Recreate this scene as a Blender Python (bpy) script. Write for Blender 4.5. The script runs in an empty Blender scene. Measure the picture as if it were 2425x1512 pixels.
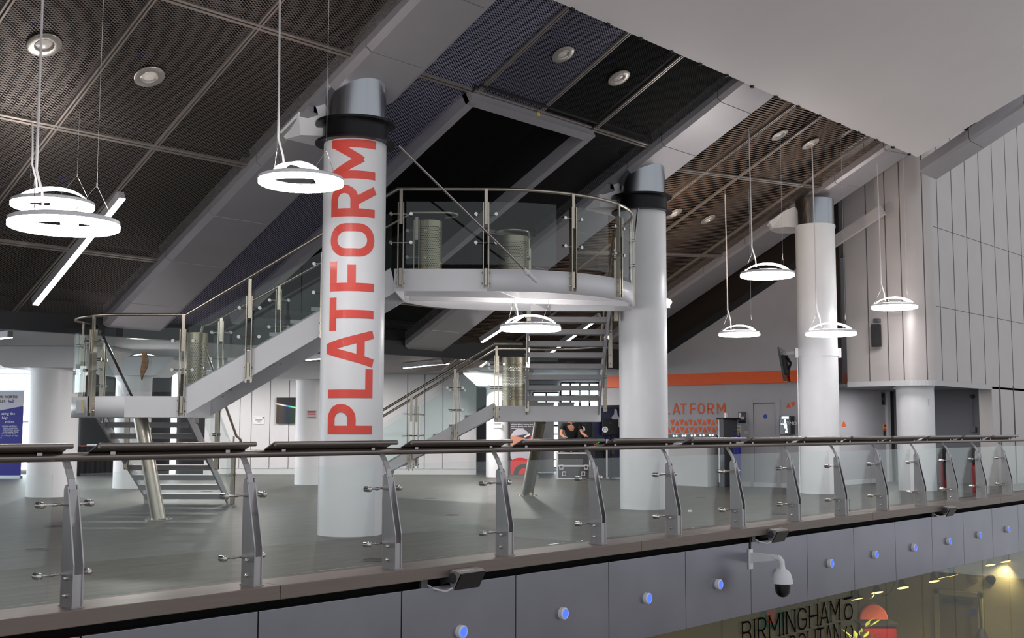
import bpy, math, random
from mathutils import Vector, Matrix
random.seed(4)
scene = bpy.context.scene
COL = scene.collection
PI = math.pi
V = Vector

# ------------------------------------------------------------------ camera
F_PX, W_PX, H_PX, EYE = 2760.0, 2425.0, 1512.0, 1.3
PITCH, ROLL, YAW = math.atan(259 / 2760.0), math.radians(0.1), math.radians(41.56)
FW = V((math.cos(YAW) * math.cos(PITCH), math.sin(YAW) * math.cos(PITCH), math.sin(PITCH)))
RT0 = V((math.sin(YAW), -math.cos(YAW), 0))
UP0 = RT0.cross(FW)
RT = RT0 * math.cos(ROLL) + UP0 * math.sin(ROLL)
UP = UP0 * math.cos(ROLL) - RT0 * math.sin(ROLL)
EYEP = V((0, 0, EYE))
cam_d = bpy.data.cameras.new('camera')
cam_d.sensor_width = 36.0
cam_d.sensor_fit = 'HORIZONTAL'
cam_d.lens = 36.0 * F_PX / W_PX
cam_d.clip_end = 300
cam = bpy.data.objects.new('camera', cam_d)
COL.objects.link(cam)
m = Matrix((RT, UP, -FW)).transposed().to_4x4()
m.translation = EYEP
cam.matrix_world = m
scene.camera = cam

# measuring helpers: sight lines of the survey photograph cut with real planes of the building
def ray(px, py):
    return RT * ((px - W_PX / 2) / F_PX) - UP * ((py - H_PX / 2) / F_PX) + FW
def on(px, py, p0, n):
    d = ray(px, py); n = V(n)
    return EYEP + d * (n.dot(V(p0) - EYEP) / n.dot(d))
def onz(px, py, z): return on(px, py, (0, 0, z), (0, 0, 1))
def ony(px, py, y): return on(px, py, (0, y, 0), (0, 1, 0))
def onx(px, py, x): return on(px, py, (x, 0, 0), (1, 0, 0))
FH = V((math.cos(YAW), math.sin(YAW), 0))      # stair axes: FH away from the atrium, RT0 to the right
def UV(u, v, z): return RT0 * u + FH * v + V((0, 0, z))
def onv(px, py, v): return on(px, py, FH * v, FH)
def uat(px, py, v): return onv(px, py, v).dot(RT0)

# ------------------------------------------------------------------ materials
MATS = {}
def newmat(name):
    m = bpy.data.materials.new(name); m.use_nodes = True
    MATS[name] = m
    return m, m.node_tree, m.node_tree.nodes['Principled BSDF']
def srgb(r, g, b):
    f = lambda c: c / 12.92 if c <= 0.04045 else ((c + 0.055) / 1.055) ** 2.4
    return (f(r / 255.), f(g / 255.), f(b / 255.), 1)
def mat(name, rgb, rough=0.5, metal=0.0, noise=0.0, scale=8.0, bump=0.0, stretch=(1, 1, 1), emit=0.0, spec=None, coat=0.0):
    m, nt, b = newmat(name)
    c = srgb(*rgb)
    b.inputs['Base Color'].default_value = c
    b.inputs['Roughness'].default_value = rough
    b.inputs['Metallic'].default_value = metal
    if spec is not None: b.inputs['Specular IOR Level'].default_value = spec
    if coat: b.inputs['Coat Weight'].default_value = coat; b.inputs['Coat Roughness'].default_value = .08
    tc = nt.nodes.new('ShaderNodeTexCoord'); mp = nt.nodes.new('ShaderNodeMapping')
    mp.inputs['Scale'].default_value = stretch
    nz = nt.nodes.new('ShaderNodeTexNoise'); nz.inputs['Scale'].default_value = scale; nz.inputs['Detail'].default_value = 5
    nt.links.new(tc.outputs['Object'], mp.inputs['Vector']); nt.links.new(mp.outputs['Vector'], nz.inputs['Vector'])
    cr = nt.nodes.new('ShaderNodeValToRGB')
    k = noise if noise else 0.02
    cr.color_ramp.elements[0].position = .3; cr.color_ramp.elements[1].position = .7
    cr.color_ramp.elements[0].color = [min(1, x * (1 - k)) for x in c[:3]] + [1]
    cr.color_ramp.elements[1].color = [min(1, x * (1 + k)) for x in c[:3]] + [1]
    nt.links.new(nz.outputs['Fac'], cr.inputs['Fac']); nt.links.new(cr.outputs['Color'], b.inputs['Base Color'])
    if bump:
        bp = nt.nodes.new('ShaderNodeBump'); bp.inputs['Strength'].default_value = bump; bp.inputs['Distance'].default_value = .01
        nt.links.new(nz.outputs['Fac'], bp.inputs['Height']); nt.links.new(bp.outputs['Normal'], b.inputs['Normal'])
    if emit:
        b.inputs['Emission Color'].default_value = c; b.inputs['Emission Strength'].default_value = emit
    return m
def emat(name, rgb, strength):
    m = bpy.data.materials.new(name); m.use_nodes = True; nt = m.node_tree
    nt.nodes.clear()
    e = nt.nodes.new('ShaderNodeEmission'); o = nt.nodes.new('ShaderNodeOutputMaterial')
    e.inputs['Color'].default_value = srgb(*rgb); e.inputs['Strength'].default_value = strength
    nt.links.new(e.outputs[0], o.inputs[0]); MATS[name] = m
    return m

mat('white_paint', (240, 240, 243), .35, noise=.02, scale=3)
mat('white_steel', (236, 236, 240), .4, noise=.02, scale=3)
mat('stringer_grey', (196, 196, 202), .45, noise=.02, scale=3)
mat('tread_grey', (172, 170, 172), .5, noise=.04, scale=10)
mat('wall_white', (205, 204, 206), .6, noise=.02, scale=2)
mat('wall_grey', (174, 172, 177), .6, noise=.03, scale=2)
mat('wall_panel', (196, 189, 187), .36, metal=.15, noise=.03, scale=2)
mat('wall_panel_dark', (150, 142, 138), .38, metal=.35, noise=.03, scale=2)
mat('recess_grey', (120, 120, 128), .6)
mat('beam_alu', (182, 179, 184), .38, metal=.4, noise=.03, scale=2)
mat('soffit_panel', (236, 230, 231), .38, noise=.015, scale=1, coat=.1)
mat('silver', (176, 180, 186), .22, metal=1, noise=.04, scale=30, stretch=(1, 1, .02))
mat('black_metal', (26, 26, 30), .35, metal=.5)
mat('steel', (186, 178, 176), .26, metal=1, noise=.06, scale=40, stretch=(.05, 1, 1))
mat('ledge_steel', (126, 118, 113), .38, metal=1, noise=.06, scale=40, stretch=(.05, 1, 1))
mat('steel_dark', (150, 142, 138), .26, metal=1, noise=.06, scale=40, stretch=(.05, 1, 1))
mat('steel_post', (184, 181, 183), .34, metal=1, noise=.05, scale=30, stretch=(1, 1, .1))
mat('steel_bronze', (192, 184, 170), .27, metal=1, noise=.05, scale=30)
mat('chrome', (214, 212, 210), .1, metal=1)
mat('kerb_steel', (130, 118, 111), .4, metal=.55, noise=.06, scale=14, stretch=(.15, 1, 3))
mat('panel_steel', (150, 150, 160), .27, metal=.9, noise=.08, scale=1.2)
mat('black', (10, 10, 12), .6)
mat('void', (5, 5, 6), .9)
mat('charcoal', (34, 34, 37), .55)
mat('grey_metal', (92, 94, 98), .4, metal=.6)
mat('red_letter', (238, 84, 72), .4, coat=.2)
mat('orange', (232, 92, 24), .5, noise=.03)
mat('orange_letter', (214, 84, 22), .5)
mat('navy_print', (24, 24, 130), .5)
mat('banner_grey', (188, 186, 196), .5)
mat('print_white', (232, 232, 240), .5)
mat('print_black', (20, 20, 24), .5)
mat('print_red', (214, 52, 50), .5)
mat('print_grey', (70, 68, 70), .5)
mat('print_skin', (206, 140, 116), .6)
mat('skin', (196, 140, 112), .55)
mat('cloth_black', (16, 16, 19), .8)
mat('table_cloth', (40, 42, 50), .75, noise=.1, scale=6)
mat('screen_black', (8, 8, 10), .12, coat=.5)
mat('screen_blue', (16, 20, 60), .2, noise=.5, scale=3)
mat('paper', (222, 222, 226), .7)
mat('blue_disc', (22, 74, 170), .5)
mat('yellow_sign', (222, 184, 60), .5)
mat('red_paint', (126, 18, 24), .4)
mat('coral', (196, 86, 70), .7)
mat('green_sign', (20, 110, 70), .5)
mat('shop_wall', (172, 163, 130), .7, noise=.04)
mat('shop_door', (122, 110, 92), .6)
mat('shop_floor', (96, 88, 70), .6)
mat('atrium_stone', (168, 160, 154), .5, noise=.06, scale=2)
mat('foliage', (122, 128, 54), .6, noise=.4, scale=20)
mat('brown_strip', (120, 96, 70), .8, noise=.3, scale=18)
mat('seam', (88, 84, 84), .7)
mat('seam_dark', (52, 50, 54), .7)
mat('lens_white', (232, 226, 222), .25, coat=.4)
mat('downlight_trim', (196, 190, 184), .3, metal=.7)
mat('cable_white', (214, 212, 214), .5)
mat('blue_band', (40, 44, 120), .4)
mat('flood_grey', (158, 152, 150), .45, metal=.3)
mat('vinyl_black', (12, 12, 16), .9, spec=.05)
mat('brown_dark', (44, 34, 28), .5)
mat('tbar_metal', (166, 158, 152), .35, metal=.6)
emat('lamp_glow', (255, 251, 250), 26.0)
emat('top_glow', (255, 246, 238), 40.0)
emat('arch_glow', (255, 250, 248), 3.0)
emat('tube_glow', (255, 252, 252), 10.0)
emat('blue_glow', (60, 90, 255), 1.7)
emat('daylight_pane', (236, 247, 255), 4.0)
emat('fill_pane', (236, 247, 255), 3.0)
emat('spot_glow', (255, 214, 120), 4.0)
emat('small_glow', (255, 250, 240), 6.0)
emat('fill_glow', (255, 250, 246), 5.0)
emat('up_glow', (255, 240, 226), 8.0)
emat('menu_glow', (214, 232, 244), 1.1)
emat('led_green', (60, 230, 90), 1.5)
emat('led_blue', (60, 60, 255), 1.5)
emat('exit_green', (40, 120, 60), .25)

def glassmat(name, tint, density, refl=.9):
    m = bpy.data.materials.new(name); m.use_nodes = True; nt = m.node_tree; nt.nodes.clear()
    o = nt.nodes.new('ShaderNodeOutputMaterial'); mx = nt.nodes.new('ShaderNodeMixShader')
    tr = nt.nodes.new('ShaderNodeBsdfTransparent'); gl = nt.nodes.new('ShaderNodeBsdfGlossy')
    fr = nt.nodes.new('ShaderNodeFresnel'); ge = nt.nodes.new('ShaderNodeNewGeometry'); mp = nt.nodes.new('ShaderNodeMapRange')
    mp.inputs['To Min'].default_value = 1.5; mp.inputs['To Max'].default_value = 1 / 1.5
    nt.links.new(ge.outputs['Backfacing'], mp.inputs['Value']); nt.links.new(mp.outputs[0], fr.inputs['IOR'])
    tr.inputs['Color'].default_value = tint
    gl.inputs['Roughness'].default_value = 0.01; gl.inputs['Color'].default_value = (.95, 1, .99, 1)
    mu = nt.nodes.new('ShaderNodeMath'); mu.operation = 'MULTIPLY'; mu.inputs[1].default_value = refl
    nt.links.new(fr.outputs[0], mu.inputs[0]); nt.links.new(mu.outputs[0], mx.inputs[0])
    nt.links.new(tr.outputs[0], mx.inputs[1]); nt.links.new(gl.outputs[0], mx.inputs[2])
    nt.links.new(mx.outputs[0], o.inputs[0]); MATS[name] = m
glassmat('glass', (.955, .978, .97, 1), 0)
glassmat('glass_stair', (.86, .93, .92, 1), 0, 1.15)
glassmat('shop_glass', (.9, .91, .84, 1), 0, .9)

def floormat():
    m, nt, b = newmat('floor_vinyl')
    tc = nt.nodes.new('ShaderNodeTexCoord'); mp = nt.nodes.new('ShaderNodeMapping'); mp.inputs['Scale'].default_value = (.5, 3.5, 1)
    mp.inputs['Rotation'].default_value = (0, 0, math.radians(-48))
    n1 = nt.nodes.new('ShaderNodeTexNoise'); n1.inputs['Scale'].default_value = 3.0; n1.inputs['Detail'].default_value = 8; n1.inputs['Roughness'].default_value = .65
    nt.links.new(tc.outputs['Object'], mp.inputs[0]); nt.links.new(mp.outputs[0], n1.inputs['Vector'])
    cr = nt.nodes.new('ShaderNodeValToRGB')
    cr.color_ramp.elements[0].position = .25; cr.color_ramp.elements[1].position = .75
    cr.color_ramp.elements[0].color = srgb(52, 51, 47); cr.color_ramp.elements[1].color = srgb(98, 96, 89)
    nt.links.new(n1.outputs['Fac'], cr.inputs[0])
    br = nt.nodes.new('ShaderNodeTexBrick'); br.inputs['Scale'].default_value = 1.0
    br.inputs['Brick Width'].default_value = 2.4; br.inputs['Row Height'].default_value = 1.2; br.inputs['Mortar Size'].default_value = .004
    br.inputs['Color1'].default_value = br.inputs['Color2'].default_value = (0, 0, 0, 1); br.inputs['Mortar'].default_value = (1, 1, 1, 1)
    nt.links.new(tc.outputs['Object'], br.inputs['Vector'])
    mx = nt.nodes.new('ShaderNodeMixRGB'); mx.inputs['Color2'].default_value = srgb(116, 112, 104)
    fm = nt.nodes.new('ShaderNodeMath'); fm.operation = 'MULTIPLY'; fm.inputs[1].default_value = .5
    nt.links.new(br.outputs['Fac'], fm.inputs[0]); nt.links.new(fm.outputs[0], mx.inputs['Fac'])
    nt.links.new(cr.outputs[0], mx.inputs['Color1']); nt.links.new(mx.outputs[0], b.inputs['Base Color'])
    b.inputs['Roughness'].default_value = .46
    b.inputs['Specular IOR Level'].default_value = .3
    bp = nt.nodes.new('ShaderNodeBump'); bp.inputs['Strength'].default_value = .12; bp.inputs['Distance'].default_value = .004
    nt.links.new(n1.outputs['Fac'], bp.inputs['Height']); nt.links.new(bp.outputs[0], b.inputs['Normal'])
floormat()

def meshmat(name, rgb, cx, cy, hole, rough=.45, metal=.5):
    """expanded metal sheet: diamond openings, staggered rows; object X across, Y along the slope"""
    m, nt, b = newmat(name)
    N = nt.nodes.new; L = nt.links.new
    tc = N('ShaderNodeTexCoord'); sp = N('ShaderNodeSeparateXYZ'); L(tc.outputs['Object'], sp.inputs[0])
    def mth(op, a, bb=None):
        n = N('ShaderNodeMath'); n.operation = op
        for i, x in enumerate((a, bb)):
            if x is None: continue
            if isinstance(x, (int, float)): n.inputs[i].default_value = x
            else: L(x, n.inputs[i])
        return n.outputs[0]
    x = mth('DIVIDE', sp.outputs['X'], cx); y = mth('DIVIDE', sp.outputs['Y'], cy)
    s = mth('ADD', x, y); d = mth('SUBTRACT', x, y)
    fs = mth('ABSOLUTE', mth('SUBTRACT', mth('FRACT', s), .5)); fd = mth('ABSOLUTE', mth('SUBTRACT', mth('FRACT', d), .5))
    mxx = mth('MAXIMUM', fs, fd)
    isholes = mth('LESS_THAN', mxx, hole)
    c = srgb(*rgb)
    b.inputs['Base Color'].default_value = c; b.inputs['Roughness'].default_value = rough; b.inputs['Metallic'].default_value = metal
    tr = N('ShaderNodeBsdfTransparent'); mx = N('ShaderNodeMixShader')
    L(isholes, mx.inputs[0]); L(b.outputs[0], mx.inputs[1]); L(tr.outputs[0], mx.inputs[2])
    L(mx.outputs[0], nt.nodes['Material Output'].inputs[0])
meshmat('ceiling_mesh', (126, 118, 114), .058, .034, .37)
meshmat('flat_mesh', (176, 172, 170), .06, .03, .33)
meshmat('ceiling_mesh_lit', (176, 176, 204), .058, .034, .37)  # lit mid-bay panels: the light is put into paler bluish strands
meshmat('ceiling_mesh_unlit', (9, 9, 11), .058, .034, .36, .8, 0)  # same mesh left unlit: the shade is put into near-black strands
meshmat('ceiling_mesh_slot', (120, 100, 84), 4.0, .05, .36)
def perfmat():
    m, nt, b = newmat('perforated'); N = nt.nodes.new; L = nt.links.new
    b.inputs['Base Color'].default_value = srgb(168, 160, 138); b.inputs['Metallic'].default_value = .9; b.inputs['Roughness'].default_value = .35
    uv = N('ShaderNodeUVMap')
    mp = N('ShaderNodeVectorMath'); mp.operation = 'SCALE'; mp.inputs['Scale'].default_value = 1.0
    L(uv.outputs[0], mp.inputs[0]); sp = N('ShaderNodeSeparateXYZ'); L(mp.outputs[0], sp.inputs[0])
    def mth(op, a, bb=None):
        n = N('ShaderNodeMath'); n.operation = op
        for i, x in enumerate((a, bb)):
            if x is None: continue
            if isinstance(x, (int, float)): n.inputs[i].default_value = x
            else: L(x, n.inputs[i])
        return n.outputs[0]
    cell = .032
    row = mth('FLOOR', mth('DIVIDE', sp.outputs['Y'], cell * .87))
    xs = mth('ADD', mth('DIVIDE', sp.outputs['X'], cell), mth('MULTIPLY', mth('MODULO', row, 2.0), .5))
    fx = mth('SUBTRACT', mth('FRACT', xs), .5); fy = mth('SUBTRACT', mth('FRACT', mth('DIVIDE', sp.outputs['Y'], cell * .87)), .5)
    r2 = mth('ADD', mth('MULTIPLY', fx, fx), mth('MULTIPLY', fy, fy))
    hole = mth('LESS_THAN', r2, .085)
    tr = N('ShaderNodeBsdfTransparent'); mx = N('ShaderNodeMixShader')
    inx = mth('MULTIPLY', mth('GREATER_THAN', sp.outputs['Y'], .1), mth('LESS_THAN', sp.outputs['Y'], .84))
    L(mth('MULTIPLY', hole, inx), mx.inputs[0]); L(b.outputs[0], mx.inputs[1]); L(tr.outputs[0], mx.inputs[2])
    L(mx.outputs[0], nt.nodes['Material Output'].inputs[0])
perfmat()
def rainbowmat():
    m, nt, b = newmat('rainbow_screen'); N = nt.nodes.new; L = nt.links.new
    tc = N('ShaderNodeTexCoord'); sp = N('ShaderNodeSeparateXYZ'); L(tc.outputs['Generated'], sp.inputs[0])
    cr = N('ShaderNodeValToRGB'); e = cr.color_ramp.elements
    e[0].position = 0; e[0].color = (1, .5, .25, 1); e[1].position = 1; e[1].color = (.8, .1, .6, 1)
    for p, c in ((.18, (1, .8, .6, 1)), (.38, (.1, .3, .9, 1)), (.58, (.1, .8, .2, 1)), (.75, (.8, .7, .1, 1)), (.88, (.9, .1, .1, 1))):
        k = e.new(p); k.color = c
    L(sp.outputs['X'], cr.inputs[0])
    def mth(op, a, bb=None):
        n = N('ShaderNodeMath'); n.operation = op
        for i, x in enumerate((a, bb)):
            if x is None: continue
            if isinstance(x, (int, float)): n.inputs[i].default_value = x
            else: L(x, n.inputs[i])
        return n.outputs[0]
    line = mth('SUBTRACT', sp.outputs['Z'], mth('SUBTRACT', .76, mth('MULTIPLY', sp.outputs['X'], .22)))
    g = mth('POWER', 2.718, mth('MULTIPLY', mth('MULTIPLY', line, line), -1800.0))
    low = mth('MULTIPLY', mth('LESS_THAN', line, 0.0), .03)
    b.inputs['Base Color'].default_value = (.008, .008, .01, 1); b.inputs['Roughness'].default_value = .3
    L(cr.outputs[0], b.inputs['Emission Color']); L(mth('ADD', g, low), b.inputs['Emission Strength'])
rainbowmat()

# ------------------------------------------------------------------ mesh builder
class MB:
    def __init__(s): s.v = []; s.f = []; s.sm = []; s.uv = None
    def add(s, vs, fs, smooth=False):
        k = len(s.v); s.v += [V(p) for p in vs]
        for f in fs: s.f.append([i + k for i in f]); s.sm.append(smooth)
        return s
    def box(s, x0, x1, y0, y1, z0, z1):
        return s.obox(((x0 + x1) / 2, (y0 + y1) / 2, (z0 + z1) / 2), (1, 0, 0), (0, 1, 0), (0, 0, 1), abs(x1 - x0) / 2, abs(y1 - y0) / 2, abs(z1 - z0) / 2)
    def obox(s, c, a, b, n, ha, hb, hn):
        c, a, b, n = V(c), V(a).normalized() * ha, V(b).normalized() * hb, V(n).normalized() * hn
        vs = [c + a * i + b * j + n * k for k in (-1, 1) for j in (-1, 1) for i in (-1, 1)]
        return s.add(vs, [(0, 2, 3, 1), (4, 5, 7, 6), (0, 1, 5, 4), (2, 6, 7, 3), (0, 4, 6, 2), (1, 3, 7, 5)])
    def beam(s, p, q, w, h, up=(0, 0, 1)):
        p, q = V(p), V(q); d = q - p; up = V(up)
        a = d.cross(up).normalized(); n = a.cross(d).normalized()
        return s.obox((p + q) / 2, d, a, n, d.length / 2, w / 2, h / 2)
    def prism(s, pts, ext):
        pts = [V(p) for p in pts]; ext = V(ext); n = len(pts)
        vs = pts + [p + ext for p in pts]
        fs = [tuple(range(n)), tuple(range(2 * n - 1, n - 1, -1))] + [(i, i + n, (i + 1) % n + n, (i + 1) % n) for i in range(n)]
        return s.add(vs, fs)
    def tube(s, path, r, n=10, closed=False, cap=True, smooth=True):
        path = [V(p) for p in path]; m = len(path); rings = []; prev = None
        for i, p in enumerate(path):
            if closed: t = path[(i + 1) % m] - path[i - 1]
            else: t = path[min(i + 1, m - 1)] - path[max(i - 1, 0)]
            t.normalize()
            if prev is None:
                ref = V((0, 0, 1)) if abs(t.z) < .9 else V((1, 0, 0))
                a = t.cross(ref).normalized()
            else:
                a = (prev - t * prev.dot(t)).normalized()
            prev = a; b = t.cross(a)
            rr = r[i] if isinstance(r, (list, tuple)) else r
            rings.append([p + a * (rr * math.cos(2 * PI * k / n)) + b * (rr * math.sin(2 * PI * k / n)) for k in range(n)])
        vs = [x for R in rings for x in R]; fs = []
        for i in range(m if closed else m - 1):
            j = (i + 1) % m
            for k in range(n): fs.append((i * n + k, i * n + (k + 1) % n, j * n + (k + 1) % n, j * n + k))
        s.add(vs, fs, smooth)
        if cap and not closed:
            s.add(rings[0], [tuple(range(n - 1, -1, -1))]); s.add(rings[-1], [tuple(range(n))])
        return s
    def cyl(s, p, q, r, n=16, r2=None): return s.tube([p, q], [r, r2 if r2 is not None else r], n)
    def lathe(s, c, prof, n=32, axis=(0, 0, 1), a0=0, a1=2 * PI, closed_prof=False, smooth=True):
        c = V(c); ax = V(axis).normalized(); ref = V((1, 0, 0)) if abs(ax.x) < .9 else V((0, 1, 0))
        e1 = (ref - ax * ref.dot(ax)).normalized(); e2 = ax.cross(e1)
        full = abs(a1 - a0 - 2 * PI) < 1e-6; cols = n if full else n + 1; vs = []
        for i in range(cols):
            a = a0 + (a1 - a0) * i / n
            for r, z in prof: vs.append(c + (e1 * math.cos(a) + e2 * math.sin(a)) * r + ax * z)
        m = len(prof); fs = []
        for i in range(n):
            j = (i + 1) % cols
            for k in range(m if closed_prof else m - 1):
                l = (k + 1) % m; fs.append((i * m + k, j * m + k, j * m + l, i * m + l))
        return s.add(vs, fs, smooth)
    def ball(s, c, r, n=12, sc=(1, 1, 1)):
        c = V(c); vs = []; fs = []
        for i in range(n + 1):
            th = PI * i / n
            for k in range(n): vs.append(c + V((r * sc[0] * math.sin(th) * math.cos(2 * PI * k / n), r * sc[1] * math.sin(th) * math.sin(2 * PI * k / n), r * sc[2] * math.cos(th))))
        for i in range(n):
            for k in range(n): fs.append((i * n + k, (i + 1) * n + k, (i + 1) * n + (k + 1) % n, i * n + (k + 1) % n))
        return s.add(vs, fs, True)
    def build(s, name, material, parent=None, loc=None, bevel=0, weld=False):
        off = V((0, 0, 0))
        if parent is not None:
            q = parent
            while q is not None: off += q.location; q = q.parent
        elif loc is not None: off = V(loc)
        me = bpy.data.meshes.new(name)
        me.from_pydata([tuple(p - off) for p in s.v], [], s.f); me.update()
        for p, sm in zip(me.polygons, s.sm): p.use_smooth = sm
        if s.uv is not None:
            L = me.uv_layers.new(name='UVMap')
            for i, l in enumerate(me.loops): L.data[i].uv = s.uv[l.vertex_index]
        import bmesh
        bm = bmesh.new(); bm.from_mesh(me)
        if weld: bmesh.ops.remove_doubles(bm, verts=bm.verts, dist=1e-4)
        bmesh.ops.recalc_face_normals(bm, faces=bm.faces)
        for e in bm.edges:
            if len(e.link_faces) == 2 and e.calc_face_angle(0) > .7: e.smooth = False
        bm.to_mesh(me); bm.free()
        o = bpy.data.objects.new(name, me); COL.objects.link(o)
        me.materials.append(MATS[material])
        if parent is not None: o.parent = parent
        elif loc is not None: o.location = loc
        if bevel:
            b = o.modifiers.new('bevel', 'BEVEL'); b.width = bevel; b.segments = 2; b.limit_method = 'ANGLE'
        return o
def tag(o, label, cat, group=None, kind=None):
    o['label'] = label; o['category'] = cat
    if group: o['group'] = group
    if kind: o['kind'] = kind
    return o
def thing(name, loc, label, cat, group=None, kind=None):
    o = bpy.data.objects.new(name, None); COL.objects.link(o); o.location = loc; o.empty_display_size = .1
    return tag(o, label, cat, group, kind)
def struct(o): o['kind'] = 'structure'; return o
ORD = ['first', 'second', 'third', 'fourth', 'fifth', 'sixth', 'seventh', 'eighth', 'ninth', 'tenth', 'eleventh', 'twelfth', 'thirteenth', 'fourteenth', 'fifteenth']

# ------------------------------------------------------------------ lettering drawn with strokes
def arc(cx, cy, rx, ry, a0, a1, n=8):
    return [(cx + rx * math.cos(math.radians(a0 + (a1 - a0) * i / n)), cy + ry * math.sin(math.radians(a0 + (a1 - a0) * i / n))) for i in range(n + 1)]
def glyph(ch, w, t):
    x0, x1, y0, y1 = t / 2, w - t / 2, t / 2, 1 - t / 2; cx = w / 2; r = (x1 - x0) * .5
    if ch in 'PRB':
        yb = .46 if ch != 'B' else .52; h = (y1 - yb) / 2; rr = min(h, (x1 - x0))
        out = [[(x0, 0), (x0, y1)] + [(x1 - rr, y1)] + arc(x1 - rr, yb + h, rr, h, 90, -90, 10) + [(x0, yb)]]
        if ch == 'R': out.append([(x0 + (x1 - x0) * .45, yb), (x1, 0)])
        if ch == 'B': h2 = (yb - y0) / 2; out.append([(x0, yb), (x1 - rr, yb)] + arc(x1 - rr, y0 + h2, rr, h2, 90, -90, 10) + [(x0, y0)])
        return out
    if ch == 'L': return [[(x0, 1), (x0, y0), (w, y0)]]
    if ch == 'A': return [[(x0 - t * .1, 0), (cx - t * .22, 1 - t * .1), (cx + t * .22, 1 - t * .1), (x1 + t * .1, 0)], [(x0 + (cx - x0) * .3, .29), (x1 - (cx - x0) * .3, .29)]]
    if ch == 'T': return [[(0, y1), (w, y1)], [(cx, y1), (cx, 0)]]
    if ch == 'F': return [[(x0, 0), (x0, y1), (w, y1)], [(x0, .5), (w * .88, .5)]]
    if ch == 'E': return [[(w, y1), (x0, y1), (x0, y0), (w, y0)], [(x0, .5), (w * .85, .5)]]
    if ch == 'O':
        p = arc(cx, y1 - r, r, r, 180, 0, 12) + arc(cx, y0 + r, r, r, 0, -180, 12); return [p + [p[0]]]
    if ch in 'CG':
        p = arc(cx, y1 - r, r, r, 20, 180, 10) + arc(cx, y0 + r, r, r, 180, 340, 10)
        return [p + ([(x1, .45), (cx, .45)] if ch == 'G' else [])]
    if ch == 'M': return [[(x0, 0), (x0, 1)], [(x0 + t * .1, 1 - t * .55), (cx + t * .18, .3)], [(x1 - t * .1, 1 - t * .55), (cx - t * .18, .3)], [(x1, 0), (x1, 1)]]
    if ch == 'N': return [[(x0, 0), (x0, 1)], [(x0, 1 - t * .3), (x1, t * .3)], [(x1, 0), (x1, 1)]]
    if ch == 'I': return [[(cx, 0), (cx, 1)]]
    if ch == 'H': return [[(x0, 0), (x0, 1)], [(x1, 0), (x1, 1)], [(x0, .5), (x1, .5)]]
    if ch == 'U': return [[(x0, 1), (x0, y0 + r)] + arc(cx, y0 + r, r, r, 180, 360, 10) + [(x1, 1)]]
    return []
def strokes2d(lines, t, sub=1):
    """each polyline becomes a strip of width t; returns quads of 2-D points"""
    quads = []
    for pl in lines:
        pts = []
        for a, b in zip(pl[:-1], pl[1:]):
            d = math.hypot(b[0] - a[0], b[1] - a[1]); k = max(1, int(d / .12 * sub))
            if d < 1e-6: continue
            for i in range(k): pts.append((a[0] + (b[0] - a[0]) * i / k, a[1] + (b[1] - a[1]) * i / k))
        pts.append(pl[-1]); n = len(pts); offs = []
        for i in range(n):
            def nd(a, b):
                dx, dy = b[0] - a[0], b[1] - a[1]; l = math.hypot(dx, dy) or 1; return (-dy / l, dx / l)
            n0 = nd(pts[i - 1], pts[i]) if i else nd(pts[0], pts[1]); n1 = nd(pts[i], pts[i + 1]) if i < n - 1 else n0
            mx, my = n0[0] + n1[0], n0[1] + n1[1]; l = math.hypot(mx, my)
            if l < .3: mx, my, k = n0[0], n0[1], 1
            else: mx, my = mx / l, my / l; k = min(1.9, 1 / max(.45, mx * n0[0] + my * n0[1]))
            offs.append((mx * k * t / 2, my * k * t / 2))
        for i in range(n - 1):
            a, b, oa, ob = pts[i], pts[i + 1], offs[i], offs[i + 1]
            quads.append([(a[0] + oa[0], a[1] + oa[1]), (a[0] - oa[0], a[1] - oa[1]), (b[0] - ob[0], b[1] - ob[1]), (b[0] + ob[0], b[1] + ob[1])])
    return quads
def letter_mesh(ch, w, t, fn, serif=False, sub=1):
    """fn(x, y, d) maps glyph coordinates (cap height 1) and depth d to the world"""
    mb = MB(); lines = glyph(ch, w, t)
    for kd, q in [(kd, q) for kd, l in enumerate(lines) for q in strokes2d([l], t, sub)]:
        mb.add([fn(x, y, 1 + .25 * kd) for x, y in q] + [fn(x, y, 0) for x, y in q], [(0, 1, 2, 3), (7, 6, 5, 4), (0, 4, 5, 1), (2, 6, 7, 3), (1, 5, 6, 2), (3, 7, 4, 0)])
    if serif:
        ends = [p for l in lines for p in (l[0], l[-1])]
        for (x, y) in ends:
            if y < .06 or y > .94:
                yy = .02 if y < .5 else .98
                q = [(x - t * 1.1, yy - .02), (x + t * 1.1, yy - .02), (x + t * 1.1, yy + .02), (x - t * 1.1, yy + .02)]
                mb.add([fn(a, b, 1) for a, b in q] + [fn(a, b, 0) for a, b in q], [(0, 1, 2, 3), (7, 6, 5, 4), (0, 4, 5, 1), (2, 6, 7, 3), (1, 5, 6, 2), (3, 7, 4, 0)])
    return mb
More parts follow.
